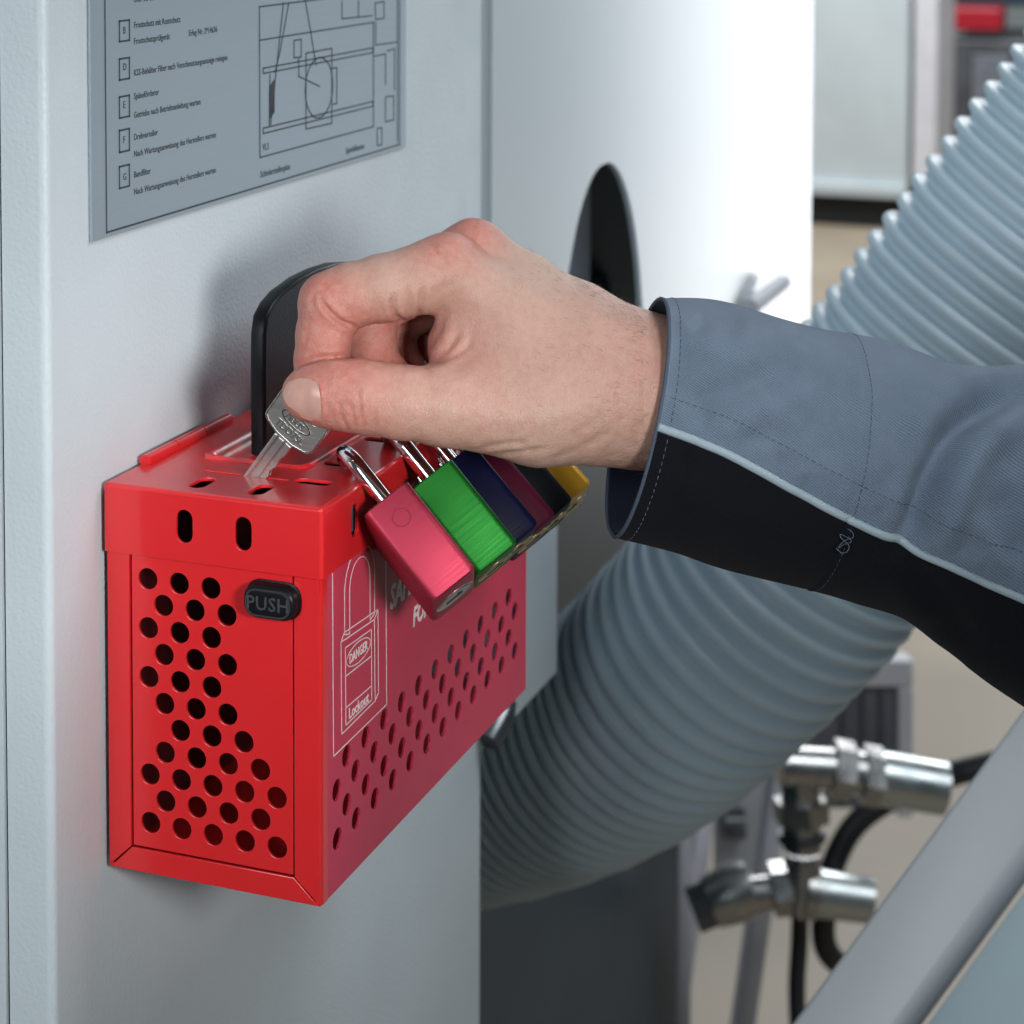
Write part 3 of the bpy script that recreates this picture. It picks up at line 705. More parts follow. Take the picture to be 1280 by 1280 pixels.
# nail bed: a shallow flat with a raised fold around it
NAIL = [(357, 491), (361, 477), (374, 473.5), (388, 474), (397.5, 480), (400.5, 492), (402, 508), (400, 521), (386, 522), (367, 513)]
nd, _ = poly_dist(hpx, NAIL+[NAIL[0]], 6)
npoly = np.array(NAIL)
def inside_poly(p_, poly):
    c_ = np.zeros(len(p_), bool); j = len(poly)-1
    for i in range(len(poly)):
        m_ = ((poly[i, 1] > p_[:, 1]) != (poly[j, 1] > p_[:, 1])) & (p_[:, 0] < (poly[j, 0]-poly[i, 0])*(p_[:, 1]-poly[i, 1])/(poly[j, 1]-poly[i, 1]+1e-12)+poly[i, 0])
        c_ ^= m_; j = i
    return c_
nin = inside_poly(hpx, npoly) & (facing > 0) & (HV[:, 2] < D0-5)
fold = np.exp(-((nd/MMPX-.6)/.7)**2)*(~nin)*(HV[:, 2] < D0-2)*np.clip((hpx[:, 0]-372)/14, 0, 1)
disp = np.where(nin, disp-.45, disp+.6*fold*facing)
HV2 = HV+HN*disp[:, None]
# skin colouring: redness of knuckles, fingertips and folds, tan toward the wrist
red = blob(553, 312, 2, 13, .55)+blob(590, 288, -16, 13, .75)+blob(392, 372, 8, 17, .55)+blob(385, 425, 8, 20, .6)+blob(430, 505, 24, 20, .50)+blob(470, 430, -14, 22, .75)+blob(390, 480, 14, 12, .35)+blob(600, 470, 8, 26, .18)+blob(800, 440, 0, 30, .25)+blob(500, 480, -20, 30, .7)
tan = np.clip((hpx[:, 0]-600)/260, 0, 1)
me = bpy.data.meshes.new('person')
V3 = uncs(HV2)*S
me.vertices.add(len(V3)); me.vertices.foreach_set('co', V3.astype(np.float32).ravel())
me.loops.add(HF.size); me.loops.foreach_set('vertex_index', HF.astype(np.int32).ravel())
me.polygons.add(len(HF)); me.polygons.foreach_set('loop_start', np.arange(0, HF.size, 4, dtype=np.int32))
me.update(calc_edges=True); me.validate()
ca = me.attributes.new('skin', 'FLOAT_COLOR', 'POINT')
ca.data.foreach_set('color', np.stack([np.clip(red*1.5, 0, 1), tan, np.clip(fold, 0, 1), np.ones(len(red))], 1).astype(np.float32).ravel())

def skin_material():
    m = mat('skin', (.56, .33, .25), .47, spec=.42, sss=(.18, (1.0, .36, .20), 2.6))
    nt = m.node_tree; b = nt.nodes['Principled BSDF']; L = nt.links.new; N = nt.nodes.new
    at_ = N('ShaderNodeAttribute'); at_.attribute_name = 'skin'; sp = N('ShaderNodeSeparateColor'); L(at_.outputs['Color'], sp.inputs['Color'])
    tc = N('ShaderNodeTexCoord')
    def noise(sc, det, vec=None):
        n = N('ShaderNodeTexNoise'); n.inputs['Scale'].default_value = sc; n.inputs['Detail'].default_value = det; L(vec or tc.outputs['Object'], n.inputs['Vector']); return n
    def mix(fac, a, b_, typ='MIX'):
        x = N('ShaderNodeMix'); x.data_type = 'RGBA'; x.blend_type = typ
        for sock, v in ((x.inputs['Factor'], fac), (x.inputs[6], a), (x.inputs[7], b_)):
            if isinstance(v, (int, float)): sock.default_value = v
            elif isinstance(v, tuple): sock.default_value = (*v, 1)
            else: L(v, sock)
        return x.outputs[2]
    def rng(v, a, b_, c, d):
        r = N('ShaderNodeMapRange'); L(v, r.inputs['Value'])
        for nme, q in zip(('From Min', 'From Max', 'To Min', 'To Max'), (a, b_, c, d)): r.inputs[nme].default_value = q
        return r.outputs['Result']
    col = mix(sp.outputs['Green'], (.46, .305, .240), (.43, .275, .212))
    blotch = noise(70, 5); col = mix(rng(blotch.outputs['Fac'], .42, .68, 0, .40), col, (.52, .29, .235))
    col = mix(sp.outputs['Red'], col, (.49, .165, .130))
    fine = noise(420, 4); col = mix(rng(fine.outputs['Fac'], .35, .7, .0, .35), col, (.55, .38, .305))
    sp_ = noise(900, 2); col = mix(rng(sp_.outputs['Fac'], .66, .74, 0, .35), col, (.36, .16, .11))
    L(col, b.inputs['Base Color'])
    v1 = N('ShaderNodeTexVoronoi'); v1.feature = 'DISTANCE_TO_EDGE'; v1.inputs['Scale'].default_value = 950
    mp = N('ShaderNodeMapping'); mp.inputs['Rotation'].default_value = (.3, .6, .5); mp.inputs['Scale'].default_value = (1, 1.0, .55); L(tc.outputs['Object'], mp.inputs['Vector'])
    dn = noise(300, 3); ad = N('ShaderNodeVectorMath'); ad.operation = 'MULTIPLY_ADD'; L(dn.outputs['Color'], ad.inputs[0]); ad.inputs[1].default_value = (.0016,)*3; L(mp.outputs['Vector'], ad.inputs[2])
    L(ad.outputs['Vector'], v1.inputs['Vector'])
    mm = N('ShaderNodeMath'); mm.operation = 'MINIMUM'; L(v1.outputs['Distance'], mm.inputs[0]); mm.inputs[1].default_value = .22
    b1 = N('ShaderNodeBump'); b1.inputs['Strength'].default_value = .75; b1.inputs['Distance'].default_value = .0005; L(mm.outputs[0], b1.inputs['Height'])
    wn = noise(200, 5); b2 = N('ShaderNodeBump'); b2.inputs['Strength'].default_value = .45; b2.inputs['Distance'].default_value = .0009
    L(wn.outputs['Fac'], b2.inputs['Height']); L(b1.outputs['Normal'], b2.inputs['Normal']); L(b2.outputs['Normal'], b.inputs['Normal'])
    L(rng(fine.outputs['Fac'], .3, .7, .40, .56), b.inputs['Roughness'])
    return m
M['skin'] = skin_material()
M['nail'] = mat('nail', (.55, .315, .262), .28, sss=(.25, (1, .4, .25), 2.0), bump=(500, .05, .1), vary=(120, .08), coat=.2)
org = hp3(818, 492, -19)
person = link('person', me, M['skin'], None, 180, origin=org)
tag(person, "worker's bare right hand and forearm in a grey and black jacket sleeve, holding the key", 'person')

# thumb nail
gu, gv = 15, 13
def nail_pt(u, v):      # u: 0 root (right) .. 1 free edge (left); v: 0 top .. 1 bottom
    top = np.array(smooth_line([(397, 478), (388, 474), (374, 473.5), (362, 478)], 8)); bot = np.array(smooth_line([(401, 521.5), (391, 522), (378, 518), (362, 508)], 8))
    def ev(c_, t): i = t*(len(c_)-1); k = min(int(i), len(c_)-2); return c_[k]+(c_[k+1]-c_[k])*(i-k)
    p_ = ev(top, u)*(1-v)+ev(bot, u)*v
    bulge = math.sin(math.pi*v); p_ = p_+np.array([(2.2*(1-u)-6.0*u)*bulge, 0]); return p_
pts = np.array([[nail_pt(i/(gu-1), j/(gv-1)) for j in range(gv)] for i in range(gu)])
ray = np.stack([at(x, y, d=1.0)-CAM for x, y in pts.reshape(-1, 2)]); rd = np.stack([ray@_r, ray@_u, ray@_f], -1)
tt = np.full(len(rd), D0-45.0)
for _ in range(60): tt = np.minimum(tt+.7*sdf_chunks(rd*tt[:, None]), D0-12.0)
NQ = rd*tt[:, None]
for _ in range(3): NQ = NQ-sdf_grad(NQ)*sdf_chunks(NQ)[:, None]
NN = sdf_grad(NQ, 2.0)
hgt = np.array([[.10+.28*math.sin(math.pi*(.12+.76*j/(gv-1)))+(.25 if i == gu-1 else .12*i/(gu-1)) for j in range(gv)] for i in range(gu)]).reshape(-1)
topv = uncs(NQ+NN*hgt[:, None]).reshape(gu, gv, 3); botv = uncs(NQ-NN*.7).reshape(gu, gv, 3)
b = MB(); b.grid(topv); b.grid(botv, flip=True)
def gi(i, j, lay): return lay*gu*gv+i*gv+j
loop = [(i, 0) for i in range(gu)]+[(gu-1, j) for j in range(1, gv)]+[(i, gv-1) for i in range(gu-2, -1, -1)]+[(0, j) for j in range(gv-2, 0, -1)]
for (a, b_), (c_, d_) in zip(loop, loop[1:]+loop[:1]): b.f.append((gi(a, b_, 0), gi(c_, d_, 0), gi(c_, d_, 1), gi(a, b_, 1)))
b.build('thumbnail', M['nail'], person, 50)

# fine arm hair
hairv = MB(); cand = np.where((facing > .02) & (hpx[:, 0] > 560) & (hpx[:, 0] < 812))[0]
wts = np.clip((hpx[cand, 0]-540)/270, .05, 1)**2*(1+3.0*np.exp(-((hpx[cand, 1]-(hpx[cand, 0]*.62-90))/26)**2)); wts /= wts.sum()
for ci in RNG.choice(cand, 420, p=wts):
    p_ = uncs(HV2[ci][None])[0]; n_ = HN[ci]@np.stack([_r, _u, _f])
    flow = -_r*.9+_u*(.15+RNG.normal()*.25)+_f*RNG.normal()*.3; flow /= np.linalg.norm(flow)
    Ln = RNG.uniform(2.0, 5.5)*(.55+.6*np.clip((hpx[ci, 0]-640)/170, 0, 1)); lift = RNG.uniform(.25, .75)
    q = [p_-n_*.2, p_+n_*Ln*.22*lift*1.6+flow*Ln*.3, p_+n_*Ln*.34*lift*1.3+flow*Ln*.66, p_+n_*Ln*.36*lift+flow*Ln]
    hairv.tube(q, [.036, .034, .028, .012], 3, caps=False)
M['hair'] = mat('arm_hair', (.13, .075, .045), .5)
hr = hairv.build('arm_hair', M['hair'], person, 180); hr['kind'] = 'stuff'

# ---- jacket sleeve
SEC = [((829, 372), (764, 670), -16, 33, .52), ((905, 381), (845, 689), -19, 42, .585), ((985, 397), (925, 714), -22, 44, .655), ((1062, 419), (1000, 732), -25, 46, .71),
       ((1125, 434), (1060, 748), -28, 48, .735), ((1185, 449), (1125, 768), -30, 50, .745), ((1240, 457), (1172, 808), -33, 52, .735), ((1292, 460), (1222, 846), -36, 55, .725), ((1350, 466), (1285, 884), -40, 58, .72), ((1430, 474), (1370, 935), -46, 62, .72)]
def sec_at(s_):
    n = len(SEC); i = min(max(int(s_), 0), n-2); t = s_-i
    def g(k): return SEC[min(max(k, 0), n-1)]
    def cr(f):
        a, b_, c_, d_ = [np.asarray(f(g(k)), float) for k in (i-1, i, i+1, i+2)]
        return .5*(2*b_+(c_-a)*t+(2*a-5*b_+4*c_-d_)*t*t+(-a+3*b_-3*c_+d_)*t**3)
    return cr(lambda q: q[0]), cr(lambda q: q[1]), float(cr(lambda q: q[2])), float(cr(lambda q: q[3])), float(cr(lambda q: q[4]))
def theta_f(t): return math.acos(max(-1, min(1, 1-2*t)))
TH_B = math.radians(250)

FOLDS = [([(1295, 482), (1235, 504), (1192, 540), (1165, 590), (1140, 655), (1118, 700)], -8.0, 5.0), ([(1300, 520), (1240, 548), (1208, 588), (1188, 645), (1180, 690)], 6.0, 7.0), ([(1285, 464), (1215, 480), (1165, 512), (1135, 565)], 3.2, 6.5),
         ([(850, 520), (880, 500), (915, 486), (955, 468), (1000, 452)], -3.6, 5.5), ([(850, 430), (905, 436), (960, 428), (1010, 430)], 2.6, 7.0), ([(870, 545), (930, 525), (985, 500), (1030, 480)], 1.6, 6.0), ([(1010, 470), (1040, 520), (1040, 590)], -1.2, 6.0), ([(1085, 460), (1095, 540), (1080, 620)], 2.0, 8.0),
         ([(1110, 500), (1125, 560), (1110, 630)], -1.5, 5.0), ([(1250, 600), (1260, 660), (1290, 710)], -2.5, 6), ([(1215, 640), (1240, 690), (1260, 720)], 2.0, 5),
         ([(840, 600), (900, 640), (960, 655), (1040, 690)], 1.6, 8), ([(830, 610), (840, 640), (870, 680)], -1.2, 5), ([(1130, 700), (1180, 765), (1220, 830)], -3.6, 7), ([(1090, 690), (1140, 745), (1170, 790)], 2.2, 6), ([(930, 560), (960, 540), (1000, 545)], -.8, 4), ([(1120, 690), (1170, 690), (1230, 715)], 1.4, 6),
         ([(840, 395), (850, 450), (835, 505)], -.9, 4.0), ([(1020, 425), (1030, 460), (1024, 500)], .9, 3.5)]
for k in range(9): FOLDS.append(([(850+k*25, 527+k*13-22), (858+k*25, 527+k*13-8)], -.7 if k % 2 else .5, 2.4))
for k in range(8): FOLDS.append(([(1075+k*24, 640+k*12-20), (1084+k*24, 640+k*12-6)], -.8 if k % 2 else .6, 2.6))
for k in range(34):                                     # small creases across the cloth
    x_ = random.uniform(850, 1275); y_ = random.uniform(410, 700) if x_ > 1000 else random.uniform(395, 620); L_ = random.uniform(10, 26); a_ = math.radians(random.gauss(-55, 28))
    FOLDS.append(([(x_-L_*math.cos(a_), y_-L_*math.sin(a_)), (x_+random.uniform(-4, 4), y_), (x_+L_*math.cos(a_), y_+L_*math.sin(a_))], random.choice((-1, 1))*random.uniform(.35, .9), random.uniform(1.8, 3.6)))
SEAM = 3.0
def sleeve_pt(s_, th, off=0.0):
    T_, B_, dz, hd_, tb = sec_at(s_)
    t3 = hp3(T_[0], T_[1], dz); b3 = hp3(B_[0], B_[1], dz); c_ = (t3+b3)/2; v = (t3-b3)/2
    vl = np.linalg.norm(v); vn = v/vl; ta = .10-.06*min(1, s_/3.0); tow = -_f*math.cos(ta)+_r*math.sin(ta)
    return c_+vn*math.cos(th)*(vl+off)+tow*math.sin(th)*(hd_+off)
def sleeve_patch(s0, s1, ns, thf, nt, off=0.0, folds=True):
    ss = np.linspace(s0, s1, ns); P_ = np.zeros((ns, nt, 3)); UV = np.zeros((ns, nt, 2))
    for i, s_ in enumerate(ss):
        a0, a1 = thf(s_)
        for j in range(nt): P_[i, j] = sleeve_pt(s_, a0+(a1-a0)*j/(nt-1), off)
    if folds:
        du = np.gradient(P_, axis=0); dv = np.gradient(P_, axis=1); N_ = np.cross(du, dv); N_ /= np.linalg.norm(N_, axis=-1, keepdims=True)
        cen = P_.mean(axis=1, keepdims=True); sg = np.sign(((P_-cen)*N_).sum(-1).mean()); N_ *= sg
        fl = P_.reshape(-1, 3); px = to_px(fl); fc = np.clip((N_.reshape(-1, 3)@-_f)*4, 0, 1); dd = np.zeros(len(fl))
        for pts, am, wd in FOLDS:
            d_, t_ = poly_dist(px, pts, 6); dd += am*np.clip(np.minimum(t_, 1-t_)*4+.1, 0, 1)*np.exp(-(d_/3.4/wd)**2)*fc
        sv = np.repeat(ss, nt)
        dd += -.55*np.exp(-((sv-SEAM)/.018)**2)+.30*np.exp(-((sv-SEAM-.05)/.03)**2)*1.0
        dd += .45*(1-np.clip((sv-.0)/.06, 0, 1))                     # hem turn at the cuff
        back = 1-fc
        dd += back*1.2*np.sin(px[:, 0]*.03)
        P_ = P_+N_*dd.reshape(ns, nt)[..., None]
    return P_
def uv_patch(me, ns, nt, P_):
    L_ = np.concatenate([[0], np.cumsum(np.linalg.norm(np.diff(P_[:, nt//2], axis=0), axis=1))]); C_ = np.concatenate([[0], np.cumsum(np.linalg.norm(np.diff(P_[ns//2], axis=0), axis=1))])
    uv = me.uv_layers.new(name='UVMap'); vi = np.empty(len(me.loops), np.int32); me.loops.foreach_get('vertex_index', vi)
    uv.data.foreach_set('uv', np.stack([L_[vi//nt], C_[vi % nt]], 1).astype(np.float32).ravel())
def cloth(name, color, rough, scale, strength, sheen=.1, vary=.12):
    m = mat(name, color, rough, spec=.15); nt = m.node_tree; b = nt.nodes['Principled BSDF']; L = nt.links.new; N = nt.nodes.new
    b.inputs['Sheen Weight'].default_value = sheen; b.inputs['Sheen Roughness'].default_value = .5
    uv = N('ShaderNodeUVMap'); mp = N('ShaderNodeMapping'); mp.inputs['Rotation'].default_value = (0, 0, math.radians(73)); L(uv.outputs['UV'], mp.inputs['Vector'])
    wv = N('ShaderNodeTexWave'); wv.inputs['Scale'].default_value = scale; wv.inputs['Distortion'].default_value = .6; wv.inputs['Detail'].default_value = 2; wv.inputs['Detail Scale'].default_value = 2.0; L(mp.outputs['Vector'], wv.inputs['Vector'])
    n = N('ShaderNodeTexNoise'); n.inputs['Scale'].default_value = 2.2; n.inputs['Detail'].default_value = 4; L(uv.outputs['UV'], n.inputs['Vector'])
    n2 = N('ShaderNodeTexNoise'); n2.inputs['Scale'].default_value = .06; n2.inputs['Detail'].default_value = 5; L(uv.outputs['UV'], n2.inputs['Vector'])
    ad = N('ShaderNodeMath'); ad.operation = 'ADD'; L(wv.outputs['Fac'], ad.inputs[0]); L(n.outputs['Fac'], ad.inputs[1])
    bn = N('ShaderNodeBump'); bn.inputs['Strength'].default_value = strength; bn.inputs['Distance'].default_value = .0002; L(ad.outputs[0], bn.inputs['Height']); L(bn.outputs['Normal'], b.inputs['Normal'])
    mx = N('ShaderNodeMath'); mx.operation = 'MULTIPLY_ADD'; L(wv.outputs['Fac'], mx.inputs[0]); mx.inputs[1].default_value = .35; L(n.outputs['Fac'], mx.inputs[2])
    m2 = N('ShaderNodeMath'); m2.operation = 'MULTIPLY_ADD'; L(n2.outputs['Fac'], m2.inputs[0]); m2.inputs[1].default_value = .5; L(mx.outputs[0], m2.inputs[2])
    r = N('ShaderNodeValToRGB'); r.color_ramp.elements[0].position = .55; r.color_ramp.elements[1].position = 1.15 if False else 1.0
    r.color_ramp.elements[0].color = (*[c*(1-vary) for c in color], 1); r.color_ramp.elements[1].color = (*[c*(1+vary) for c in color], 1)
    L(m2.outputs[0], r.inputs['Fac']); L(r.outputs['Color'], b.inputs['Base Color']); return m
M['cloth_grey'] = cloth('grey_blue_twill', (.120, .160, .215), .82, .30, .9, .15, .30)
M['cloth_black'] = cloth('black_twill', (.0042, .005, .0078), .9, .30, .5, .02, .2)
M['lining'] = cloth('navy_lining', (.018, .022, .040), .8, .3, .3, .05, .15)
M['piping'] = mat('pale_piping', (.29, .37, .42), .6, bump=(900, .2, .15))
M['thread_dark'] = mat('slate_thread', (.055, .078, .115), .7)
M['thread_pale'] = mat('pale_thread', (.10, .13, .18), .7)
S1 = 9.0
PIPE = [(790, 515), (815, 527), (860, 545), (920, 572), (980, 606), (1040, 638), (1110, 672), (1160, 694), (1220, 722), (1280, 748), (1360, 784), (1460, 828), (1560, 872)]
_ss = np.linspace(0, S1, 46); _tf = []
for q_ in _ss:
    th_ = np.radians(np.linspace(55, 150, 96)); d_, _t = poly_dist(to_px(np.array([sleeve_pt(q_, t_) for t_ in th_])), PIPE, 6); _tf.append(th_[d_.argmin()])
_tf = np.array(_tf); _tf = np.convolve(np.pad(_tf, 3, mode='edge'), np.ones(7)/7, 'valid')
def border(s_): return float(np.interp(s_, _ss, _tf))
def thf_u(s_): f_ = border(s_); return (TH_B-2*math.pi, f_)
def thf_l(s_): f_ = border(s_); return (f_, TH_B)
ns = 190
Pu = sleeve_patch(0, S1, ns, thf_u, 96); Pl = sleeve_patch(0, S1, ns, thf_l, 72)
Pl[:, 0] = Pu[:, -1]; Pl[:, -1] = Pu[:, 0]
bu = MB().grid(Pu, flip=True); mu = bu.mesh(); uv_patch(mu, ns, 96, Pu)
sleeve = link('jacket_sleeve', mu, M['cloth_grey'], person, 180, origin=hp3(818, 500, -16))
bl_ = MB().grid(Pl, flip=True); ml = bl_.mesh(); uv_patch(ml, ns, 72, Pl)
link('lower_panel', ml, M['cloth_black'], sleeve, 180)
Pi = sleeve_patch(0.0, 1.3, 24, lambda s_: (0, 2*math.pi), 121, -1.6, False)
for i in range(24): Pi[i] = Pi[i]+(Pi[i].mean(axis=0)-Pi[i])*(.15*i/23)
bi = MB().grid(Pi); mi = bi.mesh(); uv_patch(mi, 24, 121, Pi); link('cuff_lining', mi, M['lining'], sleeve, 180)
rimp = list(Pu[0])+list(Pl[0, 1:-1]); rimp = [p_*.5+q*.5 if False else p_ for p_, q in zip(rimp, rimp)]
cinn = np.mean(rimp, axis=0)
rimp = [p_+(cinn-p_)/np.linalg.norm(cinn-p_)*.75 for p_ in rimp]
MB().tube(rimp, .8, 8, closed=True).build('cuff_edge', M['thread_dark'], sleeve, 180)
pp = [Pu[i, -1]+(Pu[i, -1]-Pu[i].mean(axis=0))/np.linalg.norm(Pu[i, -1]-Pu[i].mean(axis=0))*.25 for i in range(0, ns)]
MB().tube(pp, 1.6, 10).build('piping', M['piping'], sleeve, 180)
def stitches(path, ln, gap, r, name, m):
    path = [np.asarray(p_) for p_ in path]; sb = MB(); acc = np.concatenate([[0], np.cumsum([np.linalg.norm(b_-a) for a, b_ in zip(path[:-1], path[1:])])])
    P_ = np.array(path); s_ = 0.4
    ev = lambda q: np.array([np.interp(q, acc, P_[:, k]) for k in range(3)])
    while s_+ln < acc[-1]:
        a, c_ = ev(s_), ev(s_+ln); mid = ev(s_+ln/2); sb.tube([a, mid+(-_f)*.12, c_], [r*.5, r, r*.5], 5); s_ += ln+gap
    o = sb.build(name, m, sleeve, 180); o['kind'] = 'stuff'; return o
def surf_line(P_, idx): return [P_[i, j]+(P_[i, j]-P_[i].mean(axis=0))/np.linalg.norm(P_[i, j]-P_[i].mean(axis=0))*.12 for i, j in idx]
i0 = 5
stitches(surf_line(Pu, [(i0, j) for j in range(48, 96)]), 1.9, .8, .16, 'stitching', M['thread_dark'])
stitches(surf_line(Pl, [(i0, j) for j in range(0, 60)]), 1.9, .9, .17, 'stitching', M['thread_pale'])
si = int(round(SEAM/S1*(ns-1)))+1
stitches(surf_line(Pu, [(si+1, j) for j in range(40, 96)]), 2.0, .7, .15, 'stitching', M['thread_dark'])
stitches(surf_line(Pl, [(si+1, j) for j in range(0, 56)]), 2.0, .8, .13, 'stitching', M['thread_dark'])
stitches(surf_line(Pu, [(i, 88) for i in range(3, ns-20)]), 1.9, .8, .14, 'stitching', M['thread_dark'])
# loose thread knot under the piping at the seam
kp = Pl[si, 3]; out = (kp-Pl[si].mean(axis=0)); out /= np.linalg.norm(out); kn = []
for k in range(60):
    t = k/59; kn.append(kp+out*(.5+.4*math.sin(t*23))+_r*(2.2*math.sin(t*19)-2.0*t)+_u*(-7.5*t+1.2*math.cos(t*27)))
MB().tube(kn, .15, 5).build('loose_thread', M['thread_pale'], sleeve, 180)

# ================================================================ CORRUGATED HOSE
hc = [(1495, 50, 1235), (1398, 180, 1250), (1260, 352, 1270), (1122, 530, 1290), (978, 712, 1320), (880, 815, 1355), (795, 893, 1410), (690, 952, 1490), (580, 990, 1570), (470, 1005, 1640)]
path = smooth_line([at(x, y, d=d_) for x, y, d_ in hc], 40)
acc = np.concatenate([[0], np.cumsum([np.linalg.norm(b_-a) for a, b_ in zip(path[:-1], path[1:])])]); PA = np.array(path)
pitch = 13.8; step = pitch/12; qs = np.arange(0, acc[-1], step); pts = [np.array([np.interp(q, acc, PA[:, k]) for k in range(3)]) for q in qs]
def rib(q):
    f_ = 2*math.pi*q/pitch; crest = 74.0+6.0*(.5-.5*math.cos(f_+.5*math.sin(f_)))**1.6; rnd = 72.0+8.0*abs(math.sin(f_/2))**.5
    w_ = min(1, max(0, (q/acc[-1]-.36)/.16)); w_ = w_*w_*(3-2*w_)
    return crest*(1-w_)+rnd*w_+.5*math.sin(q*.021)+.35*math.sin(q*.13)
rad = [rib(q) for q in qs]
ho = MB().tube(pts, rad, 72, caps=False).build('corrugated_hose', M['hose'], None, 180, origin=pts[len(pts)//2])
tag(ho, 'thick grey-blue corrugated hose running behind the arm into the machine hood', 'hose')

# ================================================================ PIPEWORK AND MACHINE PARTS AT LOWER RIGHT
def fit(name, label, parts, d_, cat='pipe fitting', base_px=None):
    d_ *= 1.5; r = root(name, at(base_px[0], base_px[1], d=d_), label, cat)
    for nm, m, segs, sg in parts:
        b = MB()
        for pts_, rad_ in segs:
            b.tube([at(x, y, d=d_+dz) for x, y, dz in pts_], [q*1.5 for q in rad_] if isinstance(rad_, list) else rad_*1.5, sg)
        b.build(nm, M[m], r, 35 if sg > 6 else 25)
    return r
fit('pipe_tee', 'steel pipe tee with nuts ending in a thick round sleeve, upper of two', [
    ('pipe', 'steel', [([(975, 958, 0), (1045, 962, 0)], 14)], 20), ('nut', 'steel', [([(1040, 960, 0), (1064, 965, 0)], 20)], 6), ('nut', 'steel', [([(1078, 968, 0), (1100, 972, 0)], 20)], 6),
    ('collar', 'steel', [([(1062, 965, 0), (1080, 968, 0)], 15)], 20), ('sleeve', 'pale_steel', [([(1098, 972, 0), (1180, 986, 0)], [18, 17.5])], 24),
    ('down_pipe', 'steel', [([(1000, 965, 0), (1003, 1062, 0)], 13)], 20), ('nut', 'steel', [([(1001, 1000, 0), (1002, 1026, 0)], 19)], 6), ('collar', 'dark_steel', [([(1002, 1040, 0), (1003, 1050, 0)], 16)], 20),
    ], 1460, base_px=(1000, 1060))
fit('pipe_elbow', 'steel pipe elbow with a ball valve ending in a round sleeve, lower of two', [
    ('sleeve', 'pale_steel', [([(1018, 1116, 0), (1088, 1126, 0)], [16, 15])], 24), ('collar', 'steel', [([(1004, 1114, 0), (1020, 1117, 0)], 18)], 20),
    ('elbow', 'steel', [([(1003, 1066, 0), (1003, 1112, 0), (996, 1140, 0)], [12, 14, 12])], 18), ('neck', 'steel', [([(990, 1112, 0), (925, 1120, 0)], 12)], 18), ('nut', 'steel', [([(985, 1110, -4), (965, 1112, -4)], 18)], 6),
    ('valve_body', 'steel', [([(940, 1108, 0), (915, 1117, 0), (888, 1129, 0)], [18, 20, 17])], 16), ('cap', 'dark_steel', [([(891, 1128, 0), (866, 1138, 0)], 16)], 8)], 1480, base_px=(1000, 1150))
hp_ = smooth_line([at(x, y, d=d_*1.5) for x, y, d_ in ((1260, 950, 1500), (1190, 968, 1510), (1125, 992, 1520), (1070, 1030, 1520), (1040, 1085, 1515), (1030, 1140, 1510), (1035, 1190, 1515), (1080, 1235, 1530), (1100, 1330, 1560))], 10)
o = MB().tube(hp_, 12.5, 16).build('rubber_hose', M['rubber'], None, 180, origin=hp_[0]); tag(o, 'thin black rubber hose curving down behind the pipe fittings', 'hose')
hp_ = smooth_line([at(x, y, d=d_*1.5) for x, y, d_ in ((1000, 1130, 1500), (999, 1180, 1500), (996, 1240, 1500), (1000, 1340, 1500))], 8)
o = MB().tube(hp_, 9, 14).build('vertical_cable', M['rubber'], None, 180, origin=hp_[-1]); tag(o, 'straight black cable hanging down from the lower pipe elbow', 'cable')
def post(name, label, x0, x1, ytop, d_, m, depth=40, xb=0):
    d_ *= 1.45; a, b_ = at(x0, ytop, d=d_), at(x1, ytop, d=d_); zt = a[2]
    lean = (at(x0+xb, ytop, d=d_)-a)
    q = [a, b_, b_+_f*depth, a+_f*depth]; q = [np.array([p_[0], p_[1], zt]) for p_ in q]
    vec = np.array([lean[0], lean[1], FLOOR-zt])
    o = MB().prism(q, vec).build(name, M[m], None, 30, origin=(float((a[0]+b_[0])/2), float((a[1]+b_[1])/2), FLOOR), bevel=3); tag(o, label, 'post', 'pale posts below the hose'); return o
post('upright_post', 'pale upright post touching the dark slate machine body', 849, 866, 1010, 1660, 'lilac')
post('upright_post', 'pale upright post, second from the dark slate machine body', 876, 897, 1000, 1700, 'lilac', xb=-60)
post('upright_post', 'pale leaning post behind the black cable', 968, 992, 960, 1640, 'lilac', xb=-75)
gp = root('grey_machine_plate', at(935, 1090, d=2500), 'small warm grey plate behind the valve between two pale posts', 'plate')
q = [at(x, y, d=2500) for x, y in ((894, 1095), (974, 1085), (974, 960), (894, 960))]; MB().prism(q, _f*14).build('sheet', M['beam'], gp, 0)
MB().tube([at(905, 1030, d=2490), at(930, 1030, d=2490)], 17, 14).build('bolt', M['dark_steel'], gp)
# white framed dark panel
tr = root('framed_panel', at(1085, 1000, d=2750), 'dark grey panel in a white frame under the big hose', 'panel')
fq = lambda a, b_, c_, d2: [at(x, y, d=2750) for x, y in ((a, d2), (c_, d2), (c_, b_), (a, b_))]
MB().prism(fq(960, 858, 1120, 1010), _f*20).build('dark_sheet', M['grey_panel'], tr, 0)
MB().prism([p_-_f*8 for p_ in fq(940, 824, 1140, 857)], _f*40).build('frame_rail', M['lilac'], tr, 0, bevel=3)
MB().prism([p_-_f*8 for p_ in fq(1121, 857.5, 1140, 1020)], _f*40).build('frame_post', M['lilac'], tr, 0, bevel=3)
for x in (1050, 1075, 1098): MB().prism([p_-_f*3 for p_ in fq(x, 862, x+5, 1008)], _f*6).build('slat', M['far_dark'], tr, 0)
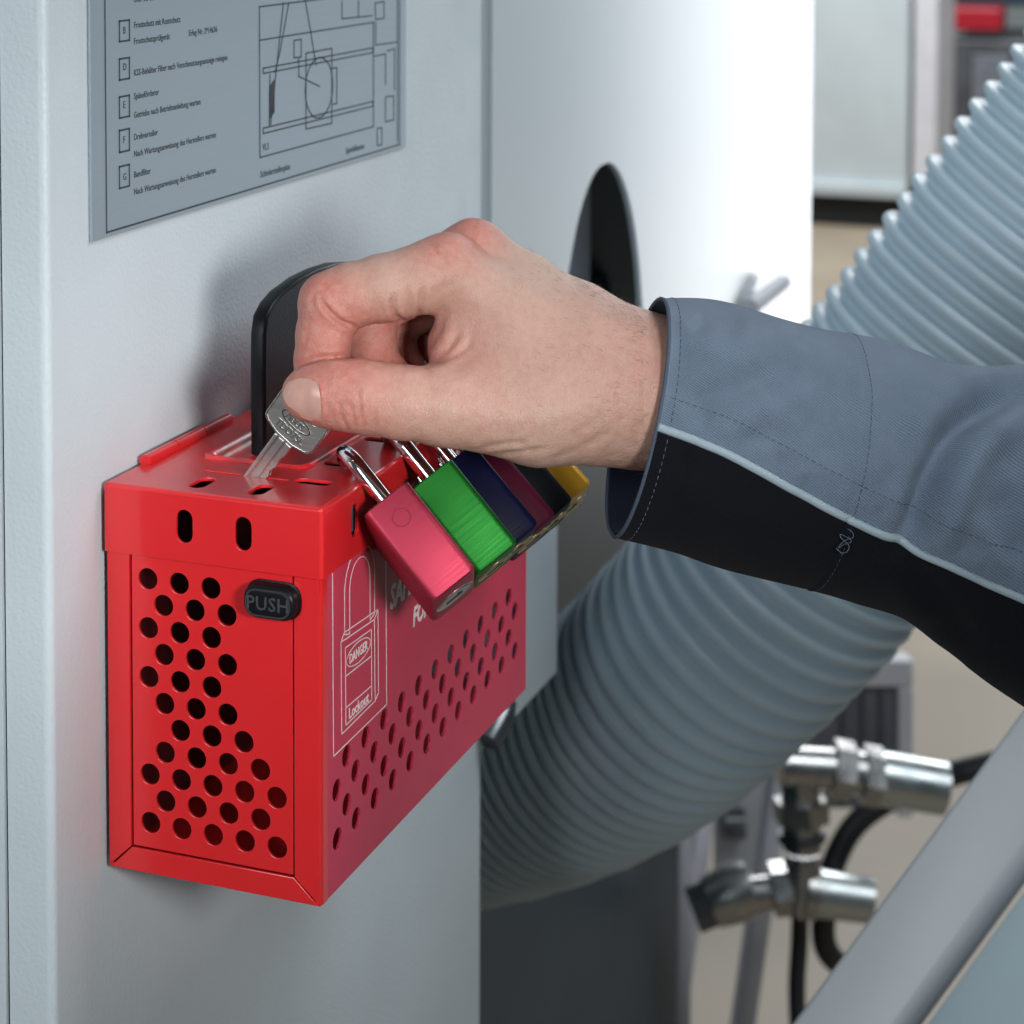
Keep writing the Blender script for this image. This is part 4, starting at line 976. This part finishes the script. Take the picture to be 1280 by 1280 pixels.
# slanted guard at the corner
gd = root('slanted_guard', at(1200, 1290, d=1180), 'slanted light grey machine guard crossing the lower right corner', 'guard')
A0, A1 = at(950, 1327, d=1180), at(1340, 797, d=1210); B0, B1 = at(1092, 1330, d=1150), at(1340, 991, d=1180)
nrm = np.cross(A1-A0, B0-A0); nrm /= np.linalg.norm(nrm); nrm *= np.sign(nrm@_f)
MB().prism([A0, A1, B1, B0], nrm*28).build('beam', M['beam'], gd, 30, bevel=6, seg=3)
C0, C1 = B0+nrm*16, B1+nrm*16; E1 = at(1500, 1100, d=1190); E0 = at(1500, 1500, d=1160)
off = (B1-B0)/np.linalg.norm(B1-B0); side_ = np.cross(nrm/28 if False else nrm/np.linalg.norm(nrm), off); side_ *= np.sign(side_@_r)
MB().prism([C0+side_*4, C1+side_*4, C1+side_*160, C0+side_*160], nrm*20).build('side_panel', M['panel_blue'], gd, 30, bevel=2)

# ================================================================ FAR BACKGROUND
fc = root('storage_cabinet', (8600, -1700, FLOOR), 'white metal cabinet standing far off behind the hood', 'cabinet')
def far(x0, y0, x1, y1, X): a, b_ = at(x0, y1, X=X), at(x1, y0, X=X); return a, b_
X0 = 8500
a, b_ = far(960, -60, 1138, 232, X0); MB().prism([(X0, a[1], a[2]), (X0, b_[1], a[2]), (X0, b_[1], b_[2]), (X0, a[1], b_[2])], (500, 0, 0)).build('body', M['white_paint'], fc, 0, bevel=8)
a2, b2 = far(1141, -60, 1174, 226, X0); MB().prism([(X0-20, a2[1], a2[2]), (X0-20, b2[1], a2[2]), (X0-20, b2[1], b2[2]), (X0-20, a2[1], b2[2])], (520, 0, 0)).build('corner_post', M['lilac'], fc, 0, bevel=8)
MB().prism([(X0-30, a[1], a[2]-22), (X0-30, b_[1], a[2]-22), (X0-30, b_[1], a[2]+30), (X0-30, a[1], a[2]+30)], (26, 0, 0)).build('bottom_rail', M['white_paint'], fc, 0, bevel=4)
MB().box((X0+8, min(a[1], b2[1])+20, FLOOR), (X0+420, max(a[1], b2[1])-20, a[2]-24)).build('dark_base', M['gap'], fc, 0)  # near-black block stands in for the shadow under the cabinet
X1 = 9900
dm = root('dark_machine', (9900, -2900, FLOOR), 'dark blurred workshop machine behind the upper end of the hose', 'machine')
a, b_ = far(1182, 55, 1420, 300, X1); MB().box((X1, b_[1], FLOOR), (X1+900, a[1], b_[2])).build('body', M['far_dark'], dm, 0, bevel=15)
a, b_ = far(1215, 70, 1262, 130, X1-40); MB().prism([(X1-40, a[1], a[2]), (X1-40, b_[1], a[2]), (X1-40, b_[1], b_[2]), (X1-40, a[1], b_[2])], (38, 0, 0)).build('door', M['grey_panel'], dm, 0, bevel=5)
a, b_ = far(1176, -90, 1500, 6, X1+300); MB().box((X1+300, b_[1], a[2]), (X1+800, a[1], b_[2])).build('upper_housing', M['slate'], dm, 0, bevel=15)
a, b_ = far(1182, 10, 1252, 38, X1+20); rb = MB().box((X1+20, b_[1], a[2]), (X1+240, a[1], b_[2])).build('red_case', M['far_red'], None, 0, bevel=14, origin=(X1+100, float((a[1]+b_[1])/2), float(a[2])))
tag(rb, 'small red case lying on the dark machine far in the background', 'case')
